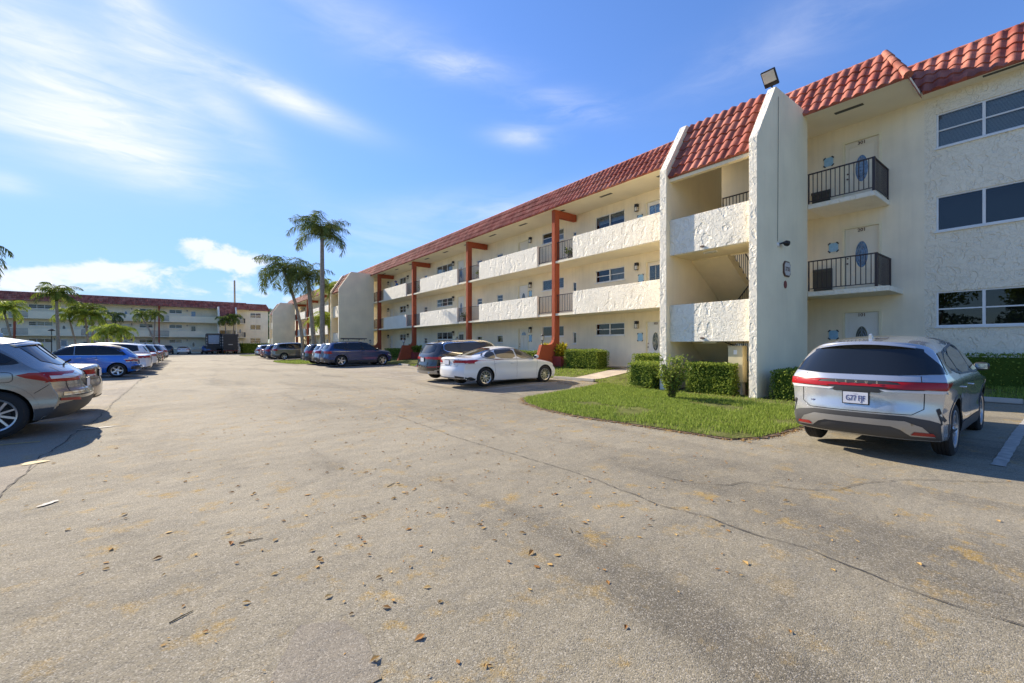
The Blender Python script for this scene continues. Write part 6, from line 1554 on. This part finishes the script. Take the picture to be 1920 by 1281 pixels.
# ------------------------------------------------------------------ person on the top walkway
def person():
    X, Y, Z = 17.0, 41.0, F3
    root = empty('person', (X, Y, Z), R(90), lab='person in blue shirt and dark cap leaning on the top parapet', cat='person')
    # x right, y forward (towards parapet = -X world), z up ; root rotated so local y -> world -X
    J = {'pel': (0, -.12, .92), 'sp': (0, -.06, 1.12), 'ch': (0, .06, 1.34), 'nk': (0, .13, 1.47), 'hd': (0, .19, 1.58), 'ht': (0, .2, 1.70),
         'ls': (-.18, .07, 1.39), 'le': (-.27, .22, 1.15), 'lw': (-.10, .40, 1.12), 'rs': (.18, .07, 1.39), 're': (.27, .22, 1.15), 'rw': (.10, .40, 1.12),
         'lh': (-.10, -.12, .88), 'lk': (-.11, -.02, .48), 'la': (-.12, -.08, .08), 'lt': (-.13, .10, .03), 'rh': (.10, -.12, .88), 'rk': (.11, -.05, .48), 'ra': (.13, -.12, .08), 'rt': (.15, .06, .03)}
    Rr = {'pel': .15, 'sp': .14, 'ch': .16, 'nk': .055, 'hd': .095, 'ht': .075, 'ls': .07, 'le': .045, 'lw': .03, 'rs': .07, 're': .045, 'rw': .03, 'lh': .09, 'lk': .06, 'la': .042, 'lt': .035, 'rh': .09, 'rk': .06, 'ra': .042, 'rt': .035}
    Ed = [('pel', 'sp'), ('sp', 'ch'), ('ch', 'nk'), ('nk', 'hd'), ('hd', 'ht'), ('ch', 'ls'), ('ls', 'le'), ('le', 'lw'), ('ch', 'rs'), ('rs', 're'), ('re', 'rw'), ('pel', 'lh'), ('lh', 'lk'), ('lk', 'la'), ('la', 'lt'), ('pel', 'rh'), ('rh', 'rk'), ('rk', 'ra'), ('ra', 'rt')]
    ks = list(J); vs = [J[k] for k in ks]; ed = [(ks.index(a), ks.index(b)) for a, b in Ed]; rr = [Rr[k] for k in ks]
    for sx, w in ((-1, 'lw'), (1, 'rw')):          # five fingers a hand
        p = Vector(J[w]); wi = ks.index(w); vs.append(tuple(p+Vector((-sx*.05, .05, 0)))); rr.append(.024); pi_ = len(vs)-1; ed.append((wi, pi_))
        for k in range(5):
            a = Vector(vs[pi_])+Vector((-sx*(.03 if k < 4 else -.01), -.03+.02*k if k < 4 else .05, 0)); b_ = a+Vector((-sx*(.05-.006*abs(k-1.5)), .012, -.015))
            vs += [tuple(a), tuple(b_)]; rr += [.009, .007]; ed += [(pi_, len(vs)-2), (len(vs)-2, len(vs)-1)]
    me = bpy.data.meshes.new('body'); me.from_pydata(vs, ed, []); o = link('body', me, root)
    md = o.modifiers.new('s', 'SKIN')
    for i, r_ in enumerate(rr): me.skin_vertices[0].data[i].radius = (r_, r_*.85 if i in (0, 1, 2) else r_); me.skin_vertices[0].data[i].use_root = (i == 0)
    m2 = o.modifiers.new('u', 'SUBSURF'); m2.levels = m2.render_levels = 2
    nm = bpy.data.meshes.new_from_object(o.evaluated_get(bpy.context.evaluated_depsgraph_get())); o.modifiers.clear(); o.data = nm
    for mm in (plain('skin', (.30, .17, .11), .6), plain('blue_shirt', (.02, .12, .30), .8), plain('dark_trousers', (.03, .035, .05), .85)): nm.materials.append(mm)
    for p in nm.polygons:
        z, x, y = p.center.z, abs(p.center.x), p.center.y
        p.material_index = 1 if (.93 < z < 1.49 and not (y > .30) and not (x > .2 and z < 1.2)) else (2 if z <= .93 else 0); p.use_smooth = True
    h = MB(); h.lathe([(0, .105), (.06, .095), (.098, .05), (.108, 0), (.10, -.03)], lambda x, y, t: (x, .19+y*1.1, 1.63+t), 16); h.prism([(-.08, .28), (.08, .28), (.06, .37), (-.06, .37)], lambda p, t: (p[0], p[1], t), 1.615, 1.63); h.build('cap', VM['ink'], root, smooth=True, sharp=40)
person()
